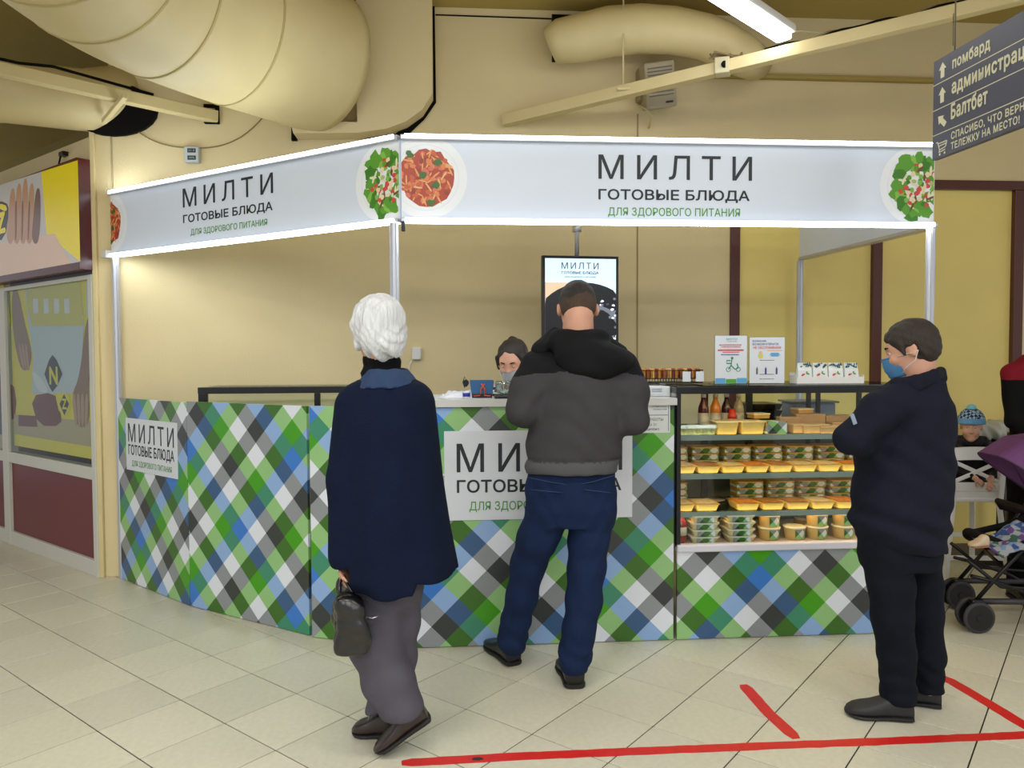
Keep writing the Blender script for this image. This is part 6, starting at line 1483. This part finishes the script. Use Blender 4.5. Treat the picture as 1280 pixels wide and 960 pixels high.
a2, b2, c2 = np.array((3.04, 5.17, .86)), np.array((2.99, 5.12, .74)), np.array((3.06, 5.01, .68)); s.cap(a2, b2, .03, .026); s.cap(b2, c2, .026, .019); add_hand(s, c2, (.5, -.4, -.5), (0, .9, -.4), .5, -1, .50)
sdf_obj('body', s, M_skin2, kid); add_eyes(kid, T, R, .80, skin=M_skin2, brow=False, lid=.25)
# hat with zigzag knit
hm = bpy.data.materials.new('knit_hat'); hm.use_nodes = True; nt = hm.node_tree; b_ = nt.nodes['Principled BSDF']; b_.inputs['Roughness'].default_value = .9
tc = nt.nodes.new('ShaderNodeTexCoord'); w1_ = nt.nodes.new('ShaderNodeTexChecker'); w1_.inputs['Scale'].default_value = 55
mp = nt.nodes.new('ShaderNodeMapping'); mp.inputs['Rotation'].default_value = (0, PI / 4, 0); nt.links.new(tc.outputs['Object'], mp.inputs[0]); nt.links.new(mp.outputs[0], w1_.inputs[0])
w1_.inputs['Color1'].default_value = (*lin((.10, .17, .32)), 1); w1_.inputs['Color2'].default_value = (*lin((.62, .72, .80)), 1)
sx_ = nt.nodes.new('ShaderNodeSeparateXYZ'); nt.links.new(tc.outputs['Object'], sx_.inputs[0])
gr = nt.nodes.new('ShaderNodeValToRGB'); gr.color_ramp.interpolation = 'CONSTANT'
zb0 = hc[2] - .55
mr = nt.nodes.new('ShaderNodeMapRange'); mr.inputs[1].default_value = zb0; mr.inputs[2].default_value = zb0 + .14; nt.links.new(sx_.outputs[2], mr.inputs[0]); nt.links.new(mr.outputs[0], gr.inputs[0])
e = gr.color_ramp.elements; e[0].color = (0, 0, 0, 1); e[1].position = .40; e[1].color = (1, 1, 1, 1); q = e.new(.80); q.color = (0, 0, 0, 1)
rb = nt.nodes.new('ShaderNodeValToRGB'); rb.color_ramp.interpolation = 'CONSTANT'; rb.color_ramp.elements[0].color = (*lin((.42, .62, .78)), 1); rb.color_ramp.elements[1].position = .6; rb.color_ramp.elements[1].color = (*lin((.09, .13, .24)), 1); nt.links.new(mr.outputs[0], rb.inputs[0])
mx = nt.nodes.new('ShaderNodeMix'); mx.data_type = 'RGBA'; nt.links.new(gr.outputs[0], mx.inputs[0]); nt.links.new(rb.outputs[0], mx.inputs[6]); nt.links.new(w1_.outputs[0], mx.inputs[7]); nt.links.new(mx.outputs[2], b_.inputs[0])
c = T(0, 0, 0); s = Sdf(c - .16, c + .18, .005); s.ell(T(0, -.012, .040), (.083, .096, .092), R, 0)
s.cap(T(-.055, .030, .040), T(.055, .030, .040), .030, .030, .03); s.cap(T(-.06, -.05, .01), T(.06, -.05, .01), .03, .03, .03)
s.cut(T(0, .06, .030), R @ np.array((0, .12, -1)), .008); s.fold(lambda x, y, z: .0012 * np.sin(260 * x) + .0012 * np.sin(300 * z)); sdf_obj('knitted_hat', s, hm, kid)
c = T(0, -.02, .152); s = Sdf(c - .05, c + .05, .004); s.ell(c, (.029, .029, .027), None, 0); s.fold(lambda x, y, z: .003 * np.sin(260 * x) * np.sin(270 * y) * np.sin(240 * z)); sdf_obj('pompom', s, mat('pompom', (.50, .80, .86), .9), kid)
M_kj = mat('child_jacket', (.17, .16, .17), .8, var=.1, bump=.2, bscale=90)
s = Sdf((2.85, 4.9, .55), (3.42, 5.5, 1.02), .007)
s.stack([(.57, 3.12, 5.2, .11, .10), (.70, 3.12, 5.2, .115, .10), (.82, 3.12, 5.2, .115, .09), (.90, 3.12, 5.19, .085, .075)], .03)
for a, b, c_ in ((a, b, np.array((3.17, 5.03, .69))), (a2, b2, np.array((3.04, 5.05, .70)))): s.cap(a, b, .045, .042, .03)
s.cap((3.20, 5.17, .86), (3.24, 5.12, .74), .048, .042, .03); s.cap((3.24, 5.12, .74), (3.18, 5.035, .69), .042, .034, .02); s.cap((2.99, 5.12, .74), (3.04, 5.04, .70), .042, .034, .02)
for k in range(8):
    t = 2 * PI * k / 8; t2 = t + 2 * PI / 8; s.cap((3.12 + .075 * math.cos(t), 5.16 + .07 * math.sin(t), .915), (3.12 + .075 * math.cos(t2), 5.16 + .07 * math.sin(t2), .915), .028, .028, .015)
s.fold(wrinkles(.004, 50, 20, 1)); sdf_obj('jacket', s, M_kj, kid)
s = Sdf((2.95, 5.0, .545), (3.32, 5.65, .72), .008)
for x in (3.06, 3.18): s.cap((x, 5.14, .60), (x, 5.20, .64), .05, .055, .03); s.cap((x, 5.12, .60), (x, 5.40, .598), .046, .04, .02)
sdf_obj('trousers', s, mat('child_trousers', (.30, .30, .33), .8), kid)

tb = thing('cafe_table', 'dark topped table standing against the wall beyond the high chair', 'table', (3.50, 5.42, 0))
bm = BM(); box(bm, (0, 0, .875), (.44, .30, .025), .006); obj('table_top', bm, mat('dark_top', (.13, .125, .13), .3), tb)
bm = BM(); tube(bm, [(0, 0, .02), (0, 0, .865)], .03, 16); lathe(bm, [(.14, .0), (.14, .012), (.04, .03)], (0, 0, 0), 24, sy=.9); obj('pedestal', bm, M_dark, tb)
pb = thing('clear_plastic_bag', 'crumpled translucent plastic bag lying on the dark table top', 'bag', (3.38, 5.42, .889))
s = Sdf((3.15, 5.25, .85), (3.62, 5.6, 1.10), .008); s.ell((3.38, 5.42, .95), (.16, .09, .085), None, 0); s.cut((3.38, 5.42, .889), (0, 0, -1), .004)
s.fold(lambda x, y, z: .014 * np.sin(38 * x + 20 * z) * np.sin(30 * z + 15 * y) + .006 * np.sin(90 * x + 60 * z)); sdf_obj('film', s, mat('cloudy_film', (.74, .74, .68), .25, spec=.7), pb)

ST = thing('stroller', 'black framed baby stroller with a purple canopy at the right edge', 'stroller', (2.86, 4.20, 0)); loc = np.array(ST.location)
M_fr = mat('stroller_frame', (.09, .09, .095), .35, .3); M_tyre = mat('tyre_rubber', (.22, .22, .225), .7); M_hub = mat('wheel_hub', (.07, .07, .075), .4)
M_pur = mat('purple_canvas', (.40, .22, .42), .7, var=.05, vscale=8, bump=.2, bscale=220); M_seat = mat('black_canvas', (.10, .095, .10), .8, bump=.2, bscale=160)
def Js(px, py, Y): return Vector(at(px, py, Y) - loc)
def wheel(px, py, Y, r=.085, w_=.028):
    c = Js(px, py, Y); c.z = r
    bm = BM(); ring = [c + Vector((r * .86 * math.cos(t), 0, r * .86 * math.sin(t))) for t in [2 * PI * k / 36 for k in range(36)]]; tube(bm, ring, r * .14, 10, closed=True, sy=1.0); wo = obj('wheel', bm, M_tyre, ST, smooth=True)
    bm = BM(); lathe(bm, [(r * .80, -w_ / 2), (r * .80, w_ / 2)], seg=28); lathe(bm, [(r * .25, -w_ / 2 - .006), (r * .25, w_ / 2 + .006)], seg=16); bmesh.ops.transform(bm, matrix=Matrix.Translation(c) @ Matrix.Rotation(PI / 2, 4, 'X'), verts=bm.verts); obj('hub', bm, M_hub, wo)
    return c
wA = wheel(1224, 771, 4.04); wB = wheel(1213, 765, 4.13); wC = wheel(1201, 750, 4.42); wD = wheel(1192, 748, 4.50); wE = wheel(1330, 771, 4.04); wF = wheel(1312, 748, 4.46)
def sb(name, pts, r, m=M_fr): bm = BM(); tube(bm, pts, r, 8); return obj(name, bm, m, ST)
z_ = lambda v, z: Vector((v.x, v.y, z))
for a, dy in ((wA, .045), (wC, .04)):
    q = a + Vector((0, dy, 0))
    bm = BM(); box(bm, (q.x + .01, q.y, q.z + .055), (.07, .045, .07), .012); obj('wheel_fork', bm, M_fr, ST)
    sb('frame_tube', [z_(q, q.z + .07), Vector((q.x + .16, q.y, .34)), Vector((q.x + .34, q.y, .53)), Vector((q.x + .52, q.y, .80)), Vector((q.x + .66, q.y, 1.02))], .011)
    sb('frame_tube', [Vector((q.x - .02, q.y, .30)), Vector((q.x + .10, q.y, .27)), Vector((q.x + .30, q.y, .20)), Vector((q.x + .44, q.y, .12))], .010)
    sb('frame_tube', [Vector((q.x - .04, q.y, .385)), Vector((q.x + .14, q.y, .24)), Vector((q.x + .42, q.y, .215))], .010)
    sb('lower_bar', [Vector((q.x + .04, q.y, .16)), Vector((q.x + .48, q.y, .155))], .017, mat('frame_grey', (.20, .19, .20), .5))
sb('cross_tube', [Vector((wA.x + .16, wA.y + .045, .34)), Vector((wC.x + .16, wC.y + .04, .34))], .010); sb('axle', [Vector((wE.x, wE.y, .085)), Vector((wF.x, wF.y, .085))], .008)
s = Sdf(loc + (-.35, -.3, .25), loc + (.65, .45, .95), .010)
yc = .05
s.cap(loc + (-.20, yc - .10, .455), loc + (-.20, yc + .16, .455), .032, .032, .02)
for k in range(9):
    t = k / 8; x = -.18 + .46 * t; z = .44 - .07 * math.sin(t * PI) ** 1.0 - .02 * t
    s.cap(loc + (x, yc - .12, z), loc + (x, yc + .18, z), .030, .030, .03)
for k in range(7):
    t = k / 6; x = .26 + .20 * t; z = .42 + .38 * t; s.cap(loc + (x, yc - .13, z), loc + (x, yc + .19, z), .028, .028, .03)
for yy in (yc - .14, yc + .20): s.chain([loc + (-.16, yy, .45), loc + (.08, yy, .50), loc + (.28, yy, .60), loc + (.42, yy, .76)], [.018, .022, .026, .024], .03)
sdf_obj('seat', s, M_seat, ST)
bm = BM(); yb = (yc - .15, yc + .21)
tube(bm, [Vector((.22, yb[0], .56)), Vector((.02, yb[0] - .005, .60)), Vector((-.02, yb[0] + .03, .64)), Vector((-.02, yb[1] - .03, .64)), Vector((.02, yb[1], .60)), Vector((.22, yb[1], .56))], .018, 12); obj('bumper_bar', bm, mat('bumper_foam', (.17, .14, .14), .8), ST)
# canopy: three hoops and the cloth stretched over them
piv = Js(1321, 625, 4.12); hoops = [(-.345, .245), (-.20, .335), (-.02, .36), (.16, .31)]
bm = BM(); HV = []
for dx, dz in hoops:
    row = []
    for k in range(17):
        a = PI * k / 16; yy = -.17 * math.copysign(abs(math.cos(a)) ** .5, math.cos(a)); h_ = abs(math.sin(a)) ** .35
        row.append(bm.verts.new((piv.x + dx * h_, piv.y + .05 + yy, piv.z + dz * h_)))
    HV.append(row)
for A, B in zip(HV, HV[1:]):
    for k in range(16):
        try: bm.faces.new((A[k], A[k + 1], B[k + 1], B[k]))
        except ValueError: pass
bmesh.ops.remove_doubles(bm, verts=bm.verts, dist=.0005); bmesh.ops.solidify(bm, geom=bm.faces[:], thickness=.006); bmesh.ops.recalc_face_normals(bm, faces=bm.faces[:])
can = obj('canopy', bm, M_pur, ST)
for dx, dz in hoops[:3]:
    bm = BM(); tube(bm, [(piv.x + dx * abs(math.sin(PI * k / 16)) ** .35, piv.y + .05 - .172 * math.copysign(abs(math.cos(PI * k / 16)) ** .5, math.cos(PI * k / 16)), piv.z + dz * abs(math.sin(PI * k / 16)) ** .35 + .002) for k in range(17)], .005, 6); obj('hoop', bm, mat('canopy_piping', (.30, .17, .32), .6), can)
bl = thing('floral_blanket', 'white blanket with blue and violet flowers lying in the stroller seat', 'blanket', tuple(at(1262, 682, 4.12))); 
bmx = bpy.data.materials.new('floral_cloth'); bmx.use_nodes = True; nt = bmx.node_tree; b_ = nt.nodes['Principled BSDF']; b_.inputs['Roughness'].default_value = .8
tc = nt.nodes.new('ShaderNodeTexCoord'); vo = nt.nodes.new('ShaderNodeTexVoronoi'); vo.inputs['Scale'].default_value = 32; nt.links.new(tc.outputs['Object'], vo.inputs['Vector'])
sc_ = nt.nodes.new('ShaderNodeSeparateColor'); nt.links.new(vo.outputs['Color'], sc_.inputs[0]); cr = nt.nodes.new('ShaderNodeValToRGB'); cr.color_ramp.interpolation = 'CONSTANT'
cs = [(.80, .82, .85), (.30, .45, .72), (.80, .82, .85), (.55, .40, .68), (.35, .55, .45), (.80, .82, .85), (.62, .72, .85)]
cr.color_ramp.elements[0].color = (*lin(cs[0]), 1); cr.color_ramp.elements[1].position = 1 / 7; cr.color_ramp.elements[1].color = (*lin(cs[1]), 1)
for i in range(2, 7): q = cr.color_ramp.elements.new(i / 7); q.color = (*lin(cs[i]), 1)
nt.links.new(sc_.outputs[0], cr.inputs[0]); nt.links.new(cr.outputs[0], b_.inputs[0])
def bf(a, b): return .035 * math.sin(a * 5) * math.sin(b * 4 + 1) + .05 * a + .018 * mnoise.noise(Vector((a * 6, b * 6, 1)))
bm = grid_sheet(.28, .26, 26, 24, bf); bmesh.ops.solidify(bm, geom=bm.faces[:], thickness=.006); o = obj('cloth', bm, bmx, bl, smooth=True); o.rotation_euler = (.25, .0, .1)
sh = thing('baby_shoe', 'small pale cream baby shoe lying on the front edge of the stroller seat', 'shoe', tuple(at(1221, 684, 4.10)))
shoe(sh, (sh.location.x + .055, sh.location.y), (sh.location.x - .05, sh.location.y - .015), mat('cream_shoe', (.82, .74, .62), .6), mat('cream_sole', (.62, .42, .30), .6), .062, .055, .012, .07)
# woman in red behind the stroller, mostly outside the frame
red = thing('person', 'person in a red and black top standing behind the stroller, cut by the right edge', 'person', (3.19, 4.62, 0)); loc = np.array(red.location)
def sc4(z, hx, hy): return (z, 3.19, 4.62, hx, hy)
s = Sdf((2.80, 4.2, .05), (3.65, 5.1, 1.85), .010)
T, R = add_head(s, (3.23, 4.58, 1.64), (-.1, -.95, -.25), 1.0)
s.cap(T(0, -.03, -.05), (3.20, 4.62, 1.46), .052, .06, .03); s.stack([sc4(.85, .13, .09), sc4(1.1, .12, .09), sc4(1.35, .14, .09), sc4(1.42, .12, .08)], .05)
for q in (-1, 1):
    a, b, c_ = np.array((3.19 + q * .16, 4.62, 1.38)), np.array((3.19 + q * .17, 4.56, 1.10)), np.array((3.19 + q * .12, 4.36, .98)); s.cap(a, b, .042, .035); s.cap(b, c_, .035, .024); add_hand(s, c_, (0, -.9, -.1), (0, .1, -1), .7, -q, .92)
    s.chain([(3.19 + q * .08, 4.62, .85), (3.19 + q * .09, 4.60, .45), (3.19 + q * .10, 4.62, .08)], [.07, .05, .036], .02)
sdf_obj('body', s, M_skin, red); add_eyes(red, T, R)
c = T(0, 0, 0); s = Sdf(c - .32, c + .20, .008); s.ell(T(0, -.02, .038), (.090, .108, .095), R, 0); s.cap(T(-.07, -.01, 0), T(-.125, .03, -.22), .035, .020, .03); s.cap(T(.07, -.01, 0), T(.11, .03, -.22), .035, .022, .03); s.cap(T(0, -.07, 0), T(0, -.06, -.2), .06, .05, .04)
s.cut(T(0, .060, .05), R @ np.array((0, 1, -.3)), .012) if False else s.ell(T(0, .10, -.03), (.062, .06, .09), R, .01, 's')
s.fold(lambda x, y, z: .003 * np.sin(110 * x + 20 * z)); sdf_obj('hair', s, M_hc, red)
s = Sdf((2.85, 4.25, .80), (3.60, 5.05, 1.52), .009)
s.stack([sc4(.82, .165, .12), sc4(1.0, .150, .115), sc4(1.2, .160, .12), sc4(1.33, .18, .12), sc4(1.44, .155, .10), sc4(1.50, .08, .07)], .05)
for q in (-1, 1):
    a, b, c_ = np.array((3.19 + q * .16, 4.62, 1.38)), np.array((3.19 + q * .175, 4.56, 1.10)), np.array((3.19 + q * .12, 4.38, .99)); s.cap(a, b, .060, .052, .04); s.cap(b, c_, .050, .040, .02)
s.fold(wrinkles(.004, 28, 12, 5)); sdf_obj('two_tone_top', s, [mat('black_jersey', (.05, .05, .055), .85), mat('crimson_jersey', (.48, .09, .14), .8)], red, assign=lambda x, y, z: (z > 1.36 + .02 * np.sin(8 * x)).astype(int))
s = Sdf((2.9, 4.3, .06), (3.5, 4.95, .90), .010); s.stack([sc4(.80, .155, .115), sc4(.88, .15, .11)], .03)
for q in (-1, 1): s.chain([(3.19 + q * .08, 4.62, .82), (3.19 + q * .09, 4.60, .45), (3.19 + q * .10, 4.62, .12)], [.092, .07, .058], .03)
sdf_obj('trousers', s, MATS['black_jersey'], red)
for q in (-1, 1): shoe(red, (3.19 + q * .10, 4.68), (3.19 + q * .11, 4.44), M_blackshoe, M_soleb)
